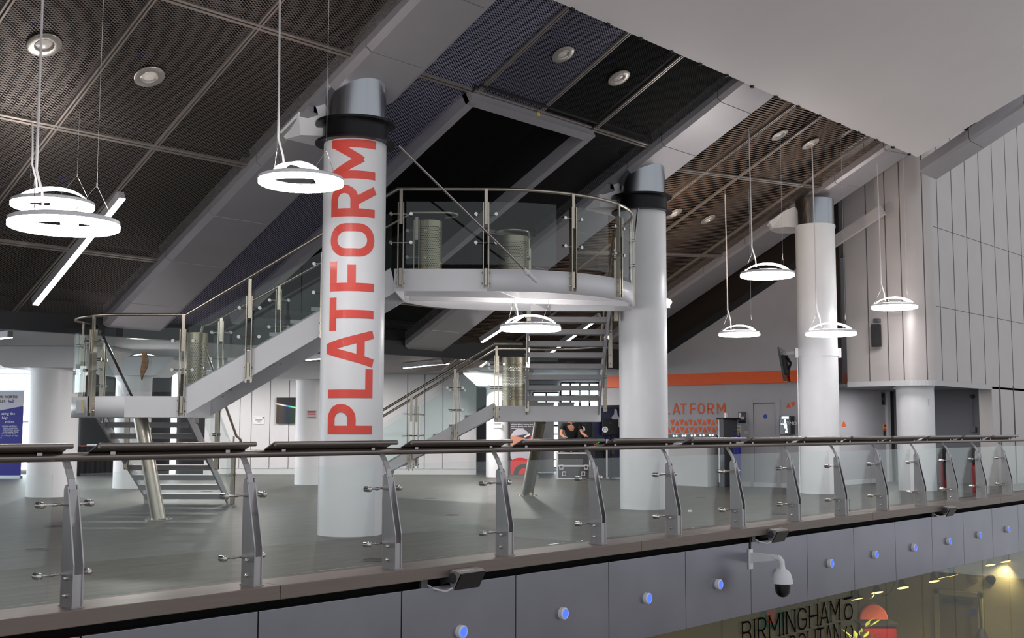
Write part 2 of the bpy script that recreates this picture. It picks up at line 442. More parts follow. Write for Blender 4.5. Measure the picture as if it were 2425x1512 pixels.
def text_mesh(name, body, size, origin, xdir, ydir, material, parent, align='LEFT', depth=.002, shear=0, space=1.0):
    """small print with the built-in font, set as a thin mesh on a surface"""
    cu = bpy.data.curves.new(name, 'FONT'); cu.body = body; cu.size = size; cu.extrude = depth; cu.align_x = align; cu.resolution_u = 2
    cu.space_line = space
    o = bpy.data.objects.new(name, cu); COL.objects.link(o)
    dg = bpy.context.evaluated_depsgraph_get(); me = bpy.data.meshes.new_from_object(o.evaluated_get(dg))
    bpy.data.objects.remove(o)
    x, y = V(xdir).normalized(), V(ydir).normalized(); z = x.cross(y); origin = V(origin)
    off = V((0, 0, 0)); q = parent
    while q is not None: off += q.location; q = q.parent
    for v in me.vertices: v.co = origin + x * v.co.x + y * v.co.y + z * v.co.z - off
    me.materials.clear(); me.materials.append(MATS[material])
    r = bpy.data.objects.new(name, me); COL.objects.link(r); r.parent = parent
    return r

# ================================================================== BUILDING SHELL
T = math.tan(math.radians(26.9)); ZS = 5.46; CD = .15          # roof pitch, beam soffit height on the column line, ceiling above soffit
def rz(x, y, off=0.0, g=0.0): return ZS + off - T * (y - 11.13) + g * max(0, x - 16.4)
def roof(px, py, off=0.0, g=0.0): return on(px, py, (16.4, 11.13, ZS + off), (-g, T, 1.0))
ZATR = -4.3
YK, YG, YR = 7.71, 8.0, 8.03                                   # kerb edge, glass line, rail line

floor = struct(MB().box(-12, 46, 8.12, 46, -.2, 0).build('floor', 'floor_vinyl'))
kerb = MB()
for a, b in zip((-6, 5.9, 10.9, 16.9, 22.4, 28.0, 34.0), (5.895, 10.895, 16.895, 22.395, 27.995, 33.995, 46)):
    kerb.box(a, b, YK, 8.12, -.075, .04)
struct(kerb.build('trim_1', 'kerb_steel', bevel=.006))
struct(MB().box(-6, 46, 7.9, 8.3, -1.0, -.076).build('trim_2', 'void'))
# fascia of metal panels under the kerb
fascia = struct(MB().box(-6, 46, 7.79, 7.9, -1.03, -.16).build('trim_3', 'void'))
seams = [ony(x, 1330, 7.75).x for x in (614.7, 952.3, 1222, 1441.7, 1623.5, 1777.8, 1911.9, 2023, 2121.6, 2209, 2284, 2353, 2415)]
seams = [seams[0] - 4.5, seams[0] - 3, seams[0] - 1.5] + seams + [seams[-1] + 1.5, seams[-1] + 3, seams[-1] + 4.5]
for a, b in zip(seams[:-1], seams[1:]):
    MB().box(a + .006, b - .006, 7.75, 7.785, -1.05, -.15).build('fascia_panel', 'panel_steel', fascia, bevel=.004)

# ---- roof beams
SL = V((0, math.cos(math.atan(T)), -math.sin(math.atan(T)))); NR = V((0, math.sin(math.atan(T)), math.cos(math.atan(T))))
def roof_beam(xa, xb, y0, y1, g, label, side=.32, step=1.05, ch=.09, gap=None):
    loc = V(((xa + xb) / 2, y0, rz(xa, y0, 0, g)))
    r = thing('roof_beam', loc, label, 'beam', 'sloping roof beams', 'thing')
    prof = [(xa, 0), (xb, 0), (xb + ch, .05), (xb + ch, side), (xa - ch, side), (xa - ch, .05)]
    y = y0; k = 0; mb = MB(); core = MB(); ga, gb = gap if gap else (99, 99)
    def P(x, d, yy): return V((x, yy, rz(x, yy, 0, g) + d))
    while y < y1 - .05:
        e = min(y1, y + step)
        if y < ga < e: e = ga
        mb.prism([P(x, d, y) for x, d in prof], P(0, 0, e - .012) - P(0, 0, y)); y = e
        if e == ga:
            y = gb; mb.build('cladding', 'beam_alu', r); mb = MB()
            MB().prism([P(x, d, ga) for x, d in ((xa + .02, .1), (xb - .02, .1), (xb + ch * .9, .15), (xb + ch * .9, side), (xa - ch * .95, side), (xa - ch * .95, .08))], P(0, 0, gb + .1) - P(0, 0, ga)).build('saddle', 'beam_alu', r)
    mb.build('cladding', 'beam_alu', r)
    for ca, cb in (((y0, ga), (gb, y1)) if gap else ((y0, y1),)):
        core = MB(); core.prism([P(x, d, ca) for x, d in ((xa + .02, .02), (xb - .02, .02), (xb - .02, side - .02), (xa + .02, side - .02))], P(0, 0, cb - .02) - P(0, 0, ca))
        core.build('core', 'seam_dark', r)
    return r
YF = 16.35; ZF = rz(0, YF)                                       # where the slope meets the flat ceiling
roof_beam(9.15, 10.03, 8.3, YF, 0, 'broad grey roof beam sloping down behind the column with red lettering', gap=(11.08, 11.5))
roof_beam(15.42, 16.34, 8.3, YF, 0, 'grey roof beam sloping down onto the column right of the balcony', gap=(11.08, 11.5))
roof_beam(21.95, 23.05, 8.5, 17.2, .1, 'grey roof beam above the column that carries the television')
roof_beam(22.86, 23.6, 4.0, 9.2, 0, 'short grey roof beam ending in front of the ribbed wall, top right', side=.25)

# ---- ceiling of expanded metal on T-bars
def slope_sheet(name, x0, x1, y0, y1, g, material, holes=()):
    xs = sorted({x0, x1, *[h[0] for h in holes], *[h[1] for h in holes]}); ys = sorted({y0, y1, *[h[2] for h in holes], *[h[3] for h in holes]})
    o0 = V((x0, y0, rz(x0, y0, CD, g))); ex = V((1, 0, g)).normalized(); ey = SL; ez = ex.cross(ey).normalized()
    mw = Matrix((ex, ey, ez)).transposed().to_4x4(); mw.translation = o0; inv = mw.inverted()
    vs, fs = [], []
    for a, b in zip(xs[:-1], xs[1:]):
        for c, d in zip(ys[:-1], ys[1:]):
            if any(h[0] <= (a + b) / 2 <= h[1] and h[2] <= (c + d) / 2 <= h[3] for h in holes): continue
            k = len(vs)
            vs += [inv @ V((x, y, rz(x, y, CD, g))) for x, y in ((a, c), (b, c), (b, d), (a, d))]; fs.append((k, k + 1, k + 2, k + 3))
    me = bpy.data.meshes.new(name); me.from_pydata([tuple(v) for v in vs], [], fs); me.materials.append(MATS[material])
    o = bpy.data.objects.new(name, me); COL.objects.link(o); o.matrix_world = mw
    return struct(o)
HX0, HX1, HY0, HY1 = roof(1110, 240, CD - .1).x, roof(1392, 320, CD - .1).x, roof(1250, 278, CD - .1).y, 16.0
c1 = slope_sheet('ceiling', -1, 9.07, 8.3, YF, 0, 'ceiling_mesh')
XM = [roof(1232, 122, CD).x, roof(1382, 172, CD).x, roof(1505, 223, CD).x]
c2 = slope_sheet('ceiling', 10.1, XM[1], 8.3, YF, 0, 'ceiling_mesh_lit', [(HX0, XM[1], HY0, HY1)])
slope_sheet('ceiling', XM[1], 15.33, 8.3, YF, 0, 'ceiling_mesh_unlit', [(HX0, HX1, HY0, HY1)])
c3 = slope_sheet('ceiling', 16.38, 21.93, 8.3, 17.4, .1, 'ceiling_mesh_slot')
plenum = MB()
plenum.prism([(-2, 8.2, 7.9), (23.2, 8.2, 8.7), (23.2, 17.6, 5.2), (-2, 17.6, 3.9)], (0, 0, .05))
plenum.box(-2, 23.2, 17.4, 17.6, 2.95, 5.3)
plenum.box(-2, 23.2, 8.2, 8.25, 7.15, 8.8)
struct(plenum.build('ceiling', 'void'))
def tbar_parts(parent, xs, ys, x0, x1, y0, y1, g, w=.05):
    mb = MB()
    for x in xs:
        for d in (-.022, .022): mb.beam((x + d, y0, rz(x, y0, CD - .012, g)), (x + d, y1, rz(x, y1, CD - .012, g)), .022, .03, NR)
    for y in ys:
        for d in (-.022, .022): mb.beam((x0, y + d, rz(x0, y + d, CD - .014, g)), (x1, y + d, rz(x1, y + d, CD - .014, g)), .03, .03, NR)
    up = MB()
    for x in xs: up.beam((x - .02, y0, rz(x, y0, CD + .2, g)), (x - .02, y1, rz(x, y1, CD + .2, g)), .05, .22, NR)
    for y in ys: up.beam((x0, y, rz(x0, y, CD + .2, g)), (x1, y, rz(x1, y, CD + .2, g)), .05, .22, NR)
    r = struct(mb.build('trim_4', 'tbar_metal')); r2 = struct(up.build('trim_5', 'charcoal'))
XL = [roof(137, 291, CD).x - 1.28, roof(137, 291, CD).x, roof(364, 350, CD).x]
YT = [roof(630, 66, CD).y, roof(250, 322, CD).y, roof(200, 594, CD).y]
tbar_parts(c1, XL, YT, -1, 9.06, 8.3, YF, 0)
tbar_parts(c2, XM, [HY0 - .05], 10.1, 15.33, 8.3, HY0, 0)
tbar_parts(c2, [], [13.1, 15.2], HX1, 15.33, HY0, YF, 0)
XR_ = [roof(1732, 360, CD, .1).x, roof(1800, 380, CD, .1).x, roof(1830, 485, CD, .1).x]
YRb = [roof(1760, 420, CD, .1).y, roof(1625, 603, CD, .1).y]
tbar_parts(c3, XR_, YRb, 16.38, 21.93, 8.3, 17.4, .1)
# hatch frame in the middle bay with its dark upstand
hf = MB()
def HP(x, y, d): return V((x, y, rz(x, y, CD + d)))
hf.beam(HP(HX0, HY0, -.06), HP(HX0, HY1, -.06), .14, .2, NR); hf.beam(HP(HX1, HY0, -.06), HP(HX1, HY1, -.06), .14, .2, NR)
hf.beam(HP(HX0 - .07, HY0, -.06), HP(HX1 + .07, HY0, -.06), .14, .2, NR)
tag(hf.build('hatch_frame', 'beam_alu', None, (12.4, 11, 5.6)), 'grey U-shaped frame around the dark opening in the middle ceiling bay', 'frame', kind='thing')
hv = MB()
hv.beam(HP(HX0 - .03, HY0, .35), HP(HX0 - .03, HY1, .35), .03, .7, NR); hv.beam(HP(HX1 + .03, HY0, .35), HP(HX1 + .03, HY1, .35), .03, .7, NR)
hv.beam(HP(HX0, HY0 - .03, .35), HP(HX1, HY0 - .03, .35), .03, .7, NR)
struct(hv.build('ceiling', 'charcoal'))
# flat ceiling beyond the slope
struct(MB().box(-2, 46, YF, YF + .12, ZF - .12, ZF + .35).build('trim_6', 'charcoal'))
struct(MB().add([(-2, YF + .1, ZF), (46, YF + .1, ZF), (46, 40, ZF), (-2, 40, ZF)], [(0, 1, 2, 3)]).build('ceiling', 'flat_mesh'))
struct(MB().box(-2, 46, YF + .1, 40, ZF + .5, ZF + .55).build('ceiling', 'seam_dark'))
# big smooth soffit that closes the roof edge above the atrium
sp = MB(); SY = 8.87
def SPt(x, y, d=0.0): return V((x, y, 6.56 - T * (y - SY) + d))
sp.prism([SPt(2, SY), SPt(21.86, SY), SPt(23.2, 2.0), SPt(2, 2.0)], (0, 0, .12))
soffit = struct(sp.build('ceiling', 'soffit_panel'))
for i in range(16):
    x = 10.4 + i * .74
    MB().box(x - .03, x + .03, SY - .015, SY + .03, 6.535, 6.6).build('edge_clip', 'black', soffit)

# ---- end wall with the orange band, its return, and the ribbed corner wall
XW, YC = 23.45, 12.32
def wtop(y): return 3.1 + T * (15.78 - y)
w = MB(); YE1, YE2 = onx(1475, 1000, XW).y, onx(1424, 940, XW).y
w.prism([(XW, YC, 0), (XW, YE1, 0), (XW, YE1, 1.88), (XW, YE2, 1.88), (XW, YE2, ZF), (XW, 16.3, wtop(16.3)), (XW, YC, wtop(YC))], (.12, 0, 0))
struct(w.build('wall_end', 'wall_grey'))
struct(MB().prism([(XW + .12, YC, 0), (29.6, YC, 0), (29.6, YC, 6.2), (XW + .12, YC, wtop(YC))], (0, .12, 0)).build('wall_return', 'wall_grey'))
struct(MB().prism([(XW + .3, 11.45, 2.3), (XW + .3, 16.3, 2.3), (XW + .3, 16.3, 2.86), (XW + .3, 21, 2.86), (XW + .3, 21, 6), (XW + .3, 11.45, 8.5)], (.05, 0, 0)).box(XW + .2, 29, YC + .14, YC + .2, 3, 9.5).build('gap_dark', 'brown_dark'))  # dark sheets put in for the unlit gap above the end wall
struct(MB().beam((XW + .02, 10.3, wtop(10.3) + .05), (XW + .02, 12.3, wtop(12.3) + .05), .1, .22, NR).build('trim_7', 'wall_panel'))
struct(MB().beam((XW + .02, 12.3, wtop(12.3) + .09), (XW + .02, 16.3, wtop(16.3) + .09), .1, .16, NR).build('trim_7', 'charcoal'))  # same capping where it lies unlit, the shade put into charcoal
band = MB()
band.box(XW - .06, XW, YC - .06, YE2, 2.32, 2.59); band.box(XW - .06, ony(2022, 900, YC - .06).x, YC - .06, YC, 2.32, 2.59)
tag(band.build('wall_band', 'orange', None, (XW, 15, 2.32)), 'long orange band running along the grey end wall above the coffee counter', 'band', kind='thing')
struct(MB().box(XW - .02, XW, YC, YE1, 0, .1).box(XW, 29, YC - .02, YC, 0, .1).build('baseboard_end', 'wall_white'))
XP, YP, RF = 23.9, 9.6, .5; ZP = 2.23
def ribbed_outline(n=10):
    pts = [(XP, 11.4), (XP, YP + RF)] + [(XP + RF - RF * math.cos(a), YP + RF - RF * math.sin(a)) for a in [PI / 2 * i / n for i in range(1, n)]] + [(XP + RF, YP), (34, YP)]
    return pts
out = ribbed_outline(); rw = MB()
for (a, b) in zip(out[:-1], out[1:]):
    d = V((b[0] - a[0], b[1] - a[1], 0)); n = V((d.y, -d.x, 0)).normalized() * -.1
    curve = d.length < .2
    rw.add([(a[0], a[1], ZP), (b[0], b[1], ZP), (b[0], b[1], 10), (a[0], a[1], 10)], [(0, 1, 2, 3)], curve)
wall_rib = struct(rw.build('wall_right', 'wall_panel', weld=True))
sm = MB()
rib_x = [ony(x, 700, YP).x for x in (2190.8, 2226, 2261, 2294, 2327, 2360, 2392, 2423)] + [30.9, 31.9]
for x in rib_x:
    zb = ZP + .09 if x < 27.5 else 0
    sm.box(x - .012, x + .012, YP - .004, YP + .01, zb, 10)
for px in (2055, 2100.5, 2136):
    y = onx(px, 700, XP).y; sm.box(XP - .004, XP + .01, y - .01, y + .01, ZP + .09, 10)
sm.box(XP + RF, 34, YP - .003, YP + .01, 5.61, 5.62); sm.box(XP + RF, 34, YP - .003, YP + .01, 3.9, 3.91)
sm.build('panel_joint', 'seam', wall_rib)
tr = MB()
for (a, b) in zip(out[:-1], out[1:]):
    if a[0] > 27: break
    b = (min(b[0], 27.55), b[1]); d = V((b[0] - a[0], b[1] - a[1], 0)); n = V((-d.y, d.x, 0)).normalized() * -.015
    tr.add([(a[0] + n.x, a[1] + n.y, ZP - .02), (b[0] + n.x, b[1] + n.y, ZP - .02), (b[0] + n.x, b[1] + n.y, ZP + .09), (a[0] + n.x, a[1] + n.y, ZP + .09), (a[0], a[1], ZP - .02), (b[0], b[1], ZP - .02)], [(0, 1, 2, 3), (0, 4, 5, 1)], d.length < .2)
struct(tr.build('trim_8', 'wall_white', weld=True))
struct(MB().prism([(x, y, ZP) for x, y in ([(XP + .01, YC)] + [(a + .01, b + .01) for a, b in out[1:-1]] + [(34, YP + .01), (34, YC)])], (0, 0, .05)).build('ceiling', 'recess_grey'))
struct(MB().box(27.55, 34, YP, YP + .3, 0, ZP + .05).build('wall_right', 'wall_panel'))
struct(MB().box(28.25, 28.4, YP + .3, YC, 0, ZP).build('wall_recess', 'recess_grey'))
jx = MB()
for x in (28.05, 29.0): jx.box(x - .012, x + .012, YP - .006, YP, 0, ZP + .1)
struct(jx.build('trim_9', 'seam'))
# lift door in the lobby behind the round column
lx0, lx1 = ony(2108, 1000, YC - .05).x, ony(2134, 1000, YC - .05).x
struct(MB().box(lx0, lx1 + .5, YC - .06, YC, 0, ZP).build('door_1', 'brown_dark'))
struct(MB().box(lx0 - .16, lx0, YC - .07, YC, 0, ZP).build('trim_10', 'wall_white'))

# ---- far walls and glazing at the back of the hall
fw = MB(); VB = 33.0
def fbox(mb, u0, u1, v0, v1, z0, z1): return mb.obox(UV((u0 + u1) / 2, (v0 + v1) / 2, (z0 + z1) / 2), RT0, FH, (0, 0, 1), (u1 - u0) / 2, (v1 - v0) / 2, (z1 - z0) / 2)
pu = [uat(x, 1050, VB) for x in (500, 567, 594, 638, 683, 735, 790, 850, 905, 964, 1005, 1048, 1128)]
for a, b in zip(pu[:-1], pu[1:]): fbox(fw, a + .012, b - .012, VB, VB + .05, .16, ZF)
struct(fw.build('wall_back', 'wall_white'))
struct(fbox(fbox(MB(), pu[0] - .2, pu[-1], VB + .04, VB + .1, 0, ZF), pu[0] - .2, pu[-1], VB - .02, VB + .02, 0, .15).build('wall_back', 'wall_white'))
# left: tall bright window
def pane_window(nm, u0, u1, v, z0, z1, cols, rows, fr='wall_white'):
    f = MB(); t = .05
    for i in range(cols + 1):
        u = u0 + (u1 - u0) * i / cols; fbox(f, u - t / 2, u + t / 2, v - .05, v + .03, z0, z1)
    for j in range(rows + 1):
        z = z0 + (z1 - z0) * j / rows; fbox(f, u0, u1, v - .045, v + .02, z - t / 2, z + t / 2)
    o = struct(f.build(nm, fr)); fbox(MB(), u0, u1, v + .03, v + .05, z0, z1).build('pane', 'daylight_pane', o); return o
pane_window('window_1', -17.0, uat(182, 1000, VB), VB, .1, ZF, 4, 2)
fbk = MB(); fbox(fbk, uat(182, 1000, VB), pu[0] - .2, VB + .1, VB + .2, 0, ZF)
struct(fbk.build('wall_back', 'black'))
# left: unseen glowing glazing added to light the hall, joining the bright window
fg = MB(); US = -17.0
for k in range(8): fbox(fg, US - .05, US + .05, 17 + k * 2.28 - .05, 17 + k * 2.28 + .05, 0, ZF)
fbox(fg, US - .05, US + .05, 17, VB, 0, .1); fbox(fg, US - .05, US + .05, 17, VB, ZF - .1, ZF)
fgo = struct(fg.build('fill_window', 'grey_metal')); fbox(MB(), US - .09, US - .07, 17, VB, .1, ZF).build('pane', 'fill_pane', fgo)
# right: stage end glazing with blinds
pane_window('window_2', uat(1262, 1000, 36), uat(1325, 1000, 36), 36, 0.1, 2.4, 2, 9, 'grey_metal')
pane_window('window_3', uat(1328, 900, 36), uat(1418, 900, 36), 36, 1.9, 2.7, 4, 2, 'charcoal')
struct(fbox(fbox(MB(), uat(1128, 1000, 36.1), uat(1560, 1000, 36.1), 36.1, 36.2, 0, ZF), 5.2, 14, 35, 35.1, 0, ZF).build('wall_stage', 'recess_grey'))
# cladding boxes over the far columns, under the flat ceiling
# outer boundary walls out of sight lines
struct(MB().box(-12, -11.9, 8.2, 46, 2.75, 9).build('wall_left', 'wall_white'))
pass
# hall floor of the atrium one storey below
struct(MB().box(-30, 46, -30, 7.0, ZATR - .1, ZATR).build('floor_atrium', 'atrium_stone'))

# ================================================================== COLUMNS
def column(x, y, r, zt, label, cap=None, collar=False, seg=48, base_lab=None):
    c = thing('column', (x, y, 0), label, 'column', kind='thing')
    MB().lathe((x, y, 0), [(r, 0), (r, zt), (0, zt)], seg).build('shaft', 'white_paint', c)
    if collar:
        MB().lathe((x, y, 0), [(r + .005, zt), (r + .11, zt), (r + .11, zt + .025), (r + .02, zt + .025), (r + .02, zt + .25), (r + .11, zt + .25), (r + .11, zt + .28), (r - .02, zt + .28)], seg).build('collar', 'black_metal', c)
        zc = zt + .28
    else:
        MB().lathe((x, y, 0), [(r + .012, zt - .05), (r + .012, zt + .01), (r - .02, zt + .01)], seg).build('rim', 'white_paint', c); zc = zt
    if cap: MB().lathe((x, y, 0), [(r - .01, zc), (r - .01, cap), (0, cap)], seg).build('cap', 'silver', c)
    return c
CX1, CX2, CX3, CYC = (9.54, 11.12), (15.82, 11.13), (22.0, 11.13), 11.13
col1 = column(*CX1, .394, 4.87, 'round white column with large red letters running up it', 5.9, True)
col2 = column(*CX2, .397, 4.88, 'plain white column right of the balcony with a black collar', 5.95, True)
col3 = column(*CX3, .4, 5.47, 'white column carrying the television on its left side', 6.02)
colR = column(24.49, 10.15, .39, ZP, 'white column under the rounded corner of the ribbed wall')
colL = column(10.92, 21.38, .447, 2.42, 'thick white column at far left beside the blue banner')
colF1 = column(17.27, 21.6, .33, 2.42, 'white back column just left of the lettered column')
colF2 = column(23.42, 21.25, .33, 2.42, 'white back column left of the banner with the record player')
p4 = UV(uat(318, 900, 25.5), 25.5, 0)
colF3 = column(p4.x, p4.y, .38, 2.42, 'white back column seen through the left landing glass')
# casings where beams meet the far columns
for c, w_ in ((colL, 1.0), (colF1, .75), (colF2, .75), (colF3, .8)):
    l = c.location; mb = MB()
    prof = [(-w_ * .75, 2.42), (w_ * .75, 2.42), (w_ * 1.25, 2.75), (w_ * 1.25, ZF + .02), (-w_ * 1.25, ZF + .02), (-w_ * 1.25, 2.75)]
    mb.prism([l + RT0 * a - FH * .55 + V((0, 0, b)) for a, b in prof], FH * 1.2)
    mb.build('casing', 'white_paint', c)
# faceted haunches under the beams at the three front columns
for c, xo, yo, zb, gg in ((col1, .0, .72, 5.02, 0), (col2, .03, .72, 5.0, 0), (col3, .2, .7, 5.5, .1)):
    l = c.location; x, y = l.x + xo, l.y + yo; mb = MB()
    lo = [V((x + .46 * math.cos(a), y + .4 * math.sin(a), zb)) for a in [PI / 8 + PI / 4 * k for k in range(8)]]
    hi = [V((x + .54 * math.cos(a), y + .5 * math.sin(a), 0)) for a in [PI / 8 + PI / 4 * k for k in range(8)]]
    for p in hi: p.z = rz(p.x, p.y, .1, gg)
    mb.add(lo + hi, [tuple(range(7, -1, -1)), tuple(range(8, 16))] + [(k, (k + 1) % 8, (k + 1) % 8 + 8, k + 8) for k in range(8)])
    mb.build('haunch', 'white_paint', c)

# red letters wrapped around the first column, reading upwards
tc = V((-CX1[0], -CX1[1], 0)).normalized(); lf = -RT0; th0 = math.radians(-39)
lf = (lf - tc * lf.dot(tc)).normalized()
CAPH = .58
for ch, ya, yb in (('P', 1029, 957), ('L', 943, 874), ('A', 868, 783), ('T', 783, 704), ('F', 689, 618), ('O', 607, 528), ('R', 512, 437), ('M', 422, 329)):
    za, zb = onv(838, ya, 14.1).z, onv(838, yb, 14.1).z; k = (zb - za) / CAPH
    def fn(x, y, d, za=za):
        a = th0 + y * CAPH / .394; rr = .394 + .004 * d
        return V((CX1[0], CX1[1], za + x * CAPH)) + (tc * math.cos(a) + lf * math.sin(a)) * rr
    letter_mesh(ch, k, .175, fn, sub=2).build('letter', 'red_letter', col1)
# tie rods from the collars down to the balcony

# ================================================================== STAIRCASE
ZPL, ZPB = onv(1100, 637, 15.95).z, onv(1100, 690, 15.95).z       # upper balcony deck / underside
ZLA, ZLB = onv(400, 939, 16.0).z, onv(400, 989, 16.0).z           # half landing
ZR1, ZR2 = onv(1100, 448, 15.95).z, onv(420, 746, 16.0).z         # rail heights over balcony and landing
st = thing('staircase', UV(-1.0, 17, 0), 'white steel staircase with glass balustrades, two landings and a rounded upper balcony', 'staircase', kind='thing')
UL = uat(440, 940, 16.0)
LAND = [(UL, 16.0), (-5.3, 16.0)] + [(-5.3 - 1.05 * math.sin(a), 17.05 - 1.05 * math.cos(a)) for a in [PI / 2 * i / 10 for i in range(1, 11)]] + [(-6.35, 17.5), (UL, 17.5)]
UPA = uat(935, 640, 15.95)
arcP = [(-.35 + 2.24 * math.sin(a), 18.2 - 2.25 * math.cos(a)) for a in [PI / 2 * i / 14 for i in range(15)]]
innerP = [(.3 - 1.84 * math.sin(a), 18.65 - 1.3 * (1 - math.cos(a)) ) for a in [PI / 2 * i / 8 for i in range(9)]]
BALC = [(UPA, 15.95)] + arcP + [(1.89, 18.65), (1.64, 18.65), (.3, 18.65)] + innerP[1:-1] + [(UPA, 17.35)]
LANR = [(-.32, 21.4), (1.62, 21.4), (1.62, 22.3), (1.3, 22.75), (.9, 22.9), (-.32, 22.9)]
def deck(name, outline, zt, zb, skin=.04):
    mb = MB(); n = len(outline)
    mb.prism([UV(u, v, zt - .07) for u, v in outline], (0, 0, .06))
    mb.build(name, 'white_steel', st)
    fb = MB()
    for i in range(n):
        a, b = outline[i], outline[(i + 1) % n]
        d = V((b[0] - a[0], b[1] - a[1])); smooth = d.length < .45
        nn = V((d.y, -d.x)).normalized() * skin
        fb.add([UV(*a, zb), UV(*b, zb), UV(*b, zt), UV(*a, zt)], [(0, 1, 2, 3)], smooth)
    o = fb.build(name + '_fascia', 'white_steel', st, weld=True)
    so = o.modifiers.new('thickness', 'SOLIDIFY'); so.thickness = .02; so.offset = 0
deck('landing', LAND, ZLA, ZLB); deck('balcony', BALC, ZPL, ZPB); deck('landing', LANR, ZLA - .02, ZLB - .02)
# ribs under the balcony
rb = MB()
for p, q in (((UPA + .1, 16.6), (1.7, 17.3)), ((-.2, 16.0), (.6, 18.6)), ((UPA + .1, 17.2), (1.8, 18.0))):
    rb.beam(UV(*p, ZPB + .1), UV(*q, ZPB + .1), .03, .18)
rb.build('rib', 'white_steel', st)
def flight(p0, p1, z0, z1, side, wdt, n, up_px=None, thick=.03, zdrop=.17, zrise=.2, mt='stringer_grey'):
    """flight from (u,v) p0 at z0 rising to p1 at z1; side = unit (u,v) vector across, wdt its width"""
    rise = (z1 - z0) / n
    P = lambda t, s, z: UV(p0[0] + (p1[0] - p0[0]) * t + side[0] * s, p0[1] + (p1[1] - p0[1]) * t + side[1] * s, z)
    for s in (0, wdt):
        mb = MB(); zz = lambda t: z0 + (z1 - z0) * t
        ext = (RT0 * side[0] + FH * side[1]) * thick
        mb.prism([P(0, s, zz(0) - zdrop), P(0, s, zz(0) + zrise), P(1, s, zz(1) + (zrise if False else .0) + 0), P(1, s, zz(1) - zdrop - .1)] if False else
                 [P(0, s, max(.0, zz(0) - zdrop)), P(0, s, zz(0) + zrise), P(1, s, zz(1) + zrise * .35), P(1, s, zz(1) - zdrop)], ext)
        mb.build('stringer', mt, st)
    for i in range(1, n):
        t0 = (i - .9) / n; t1 = (i + .2) / n; z = z0 + rise * i
        mb = MB()
        pts = [P(t0, thick, z), P(t1, thick, z), P(t1, thick, z - .085), P(t0, thick, z - .085)]
        mb.prism(pts, (RT0 * side[0] + FH * side[1]) * (wdt - thick))
        mb.build('tread', 'tread_grey', st)
# landing to balcony, half way up behind the lettered column
A_, B_, C_, D_ = onv(440, 917, 16.0), onv(925, 635, 16.0), onv(938, 690, 16.0), onv(428, 990, 16.0)
for dv in (0, 1.3):
    MB().prism([p + FH * dv for p in (A_, B_, C_, D_)], FH * .03).build('stringer', 'white_steel', st)
NR_ = 10; g_ = (UPA - UL) / NR_; r_ = (ZPL - ZLA) / NR_
for i in range(1, NR_):
    u = UL + g_ * (i - 1); z = ZLA + r_ * i
    mb = MB(); mb.prism([UV(u - .02, 16.03, z), UV(u + g_ + .03, 16.03, z), UV(u + g_ + .03, 16.03, z - .05), UV(u - .02, 16.03, z - .05)], FH * 1.27)
    mb.prism([UV(u + g_ - .02, 16.03, z - .05), UV(u + g_ + .03, 16.03, z - .05), UV(u + g_ + .03, 16.03, z + r_ * .45), UV(u + g_ - .02, 16.03, z + r_ * .45)], FH * 1.27)
    mb.build('tread', 'tread_grey', st)
# landing down to the floor, away from the atrium
flight((-4.9, 20.35), (-4.9, 17.5), 0, ZLA, (-1, 0), 1.36, 10, zdrop=.2, zrise=.14)
# balcony down to the far landing
flight((1.6, 21.45), (1.6, 18.65), ZLA - .02, ZPL, (-1, 0), 1.32, 10, zdrop=.2, zrise=.12)
# far landing down to the floor, running left
flight((-3.2, 21.4), (-.32, 21.4), 0, ZLA - .02, (0, 1), 1.4, 10, zdrop=.2, zrise=.18, mt='white_steel')
# raking support legs
for (bx, by, tx, ty, tv, rr) in ((376, 1232, 333, 990, 16.75, .1), (1248, 1175, 1279, 1000, 22.2, .115)):
    b0 = onz(bx, by, 0); t0 = onv(tx, ty, tv); mb = MB(); mb.cyl(b0, t0, rr, 24)
    mb.lathe(b0, [(rr + .09, 0), (rr + .09, .012), (0, .012)], 24)
    for k in range(6):
        a = PI / 3 * k; mb.lathe(b0 + V((math.cos(a) * (rr + .06), math.sin(a) * (rr + .06), .01)), [(.014, 0), (.014, .02), (0, .022)], 8)
    mb.build('support_leg', 'steel_bronze', st)
# rails
def railtube(pts, r=.024, name='handrail', material='steel_bronze'): MB().tube(pts, r, 10).build(name, material, st)
landrail = [UV(u, v, ZR2) for u, v in ([(-6.1, 18.3), (-6.33, 17.6)] + LAND[2:12][::-1] + [LAND[1]])]
railtube(landrail[1:] + [UV(UL - .02, 16, ZR2), UV(UPA + .03, 15.95, ZR1)] + [UV(u, v, ZR1) for u, v in arcP] + [UV(1.87, 18.5, ZR1), UV(1.8, 18.75, ZR1 - .03), UV(1.66, 18.85, ZR1 - .1), UV(1.63, 21.4, ZR2), UV(1.6, 22.2, ZR2), UV(1.2, 22.75, ZR2), UV(.6, 22.9, ZR2), UV(-.32, 22.9, ZR2), UV(-3.2, 22.85, ZR2 - ZLA)])
railtube([UV(-6.3, 17.5, ZR2), UV(-6.26, 17.7, ZR2 - .1), UV(-6.26, 20.3, ZR2 - ZLA + .04)], .022, 'handrail', 'black_metal')
railtube([UV(-4.75, 17.7, ZR2 - .15), UV(-4.75, 20.2, ZR2 - ZLA + .04), UV(-4.75, 20.5, ZR2 - ZLA - .02), UV(-4.75, 20.6, ZR2 - ZLA - .12), UV(-4.75, 20.5, ZR2 - ZLA - .22), UV(-4.75, 20.35, ZR2 - ZLA - .24)], .022)
za, zb = onv(480, 768, 17.33).z, onv(985, 503, 17.33).z
loop = [UV(-1.03 + .2 * math.sin(a), 17.53 - .2 * math.cos(a), zb) for a in [PI * i / 8 for i in range(9)]]
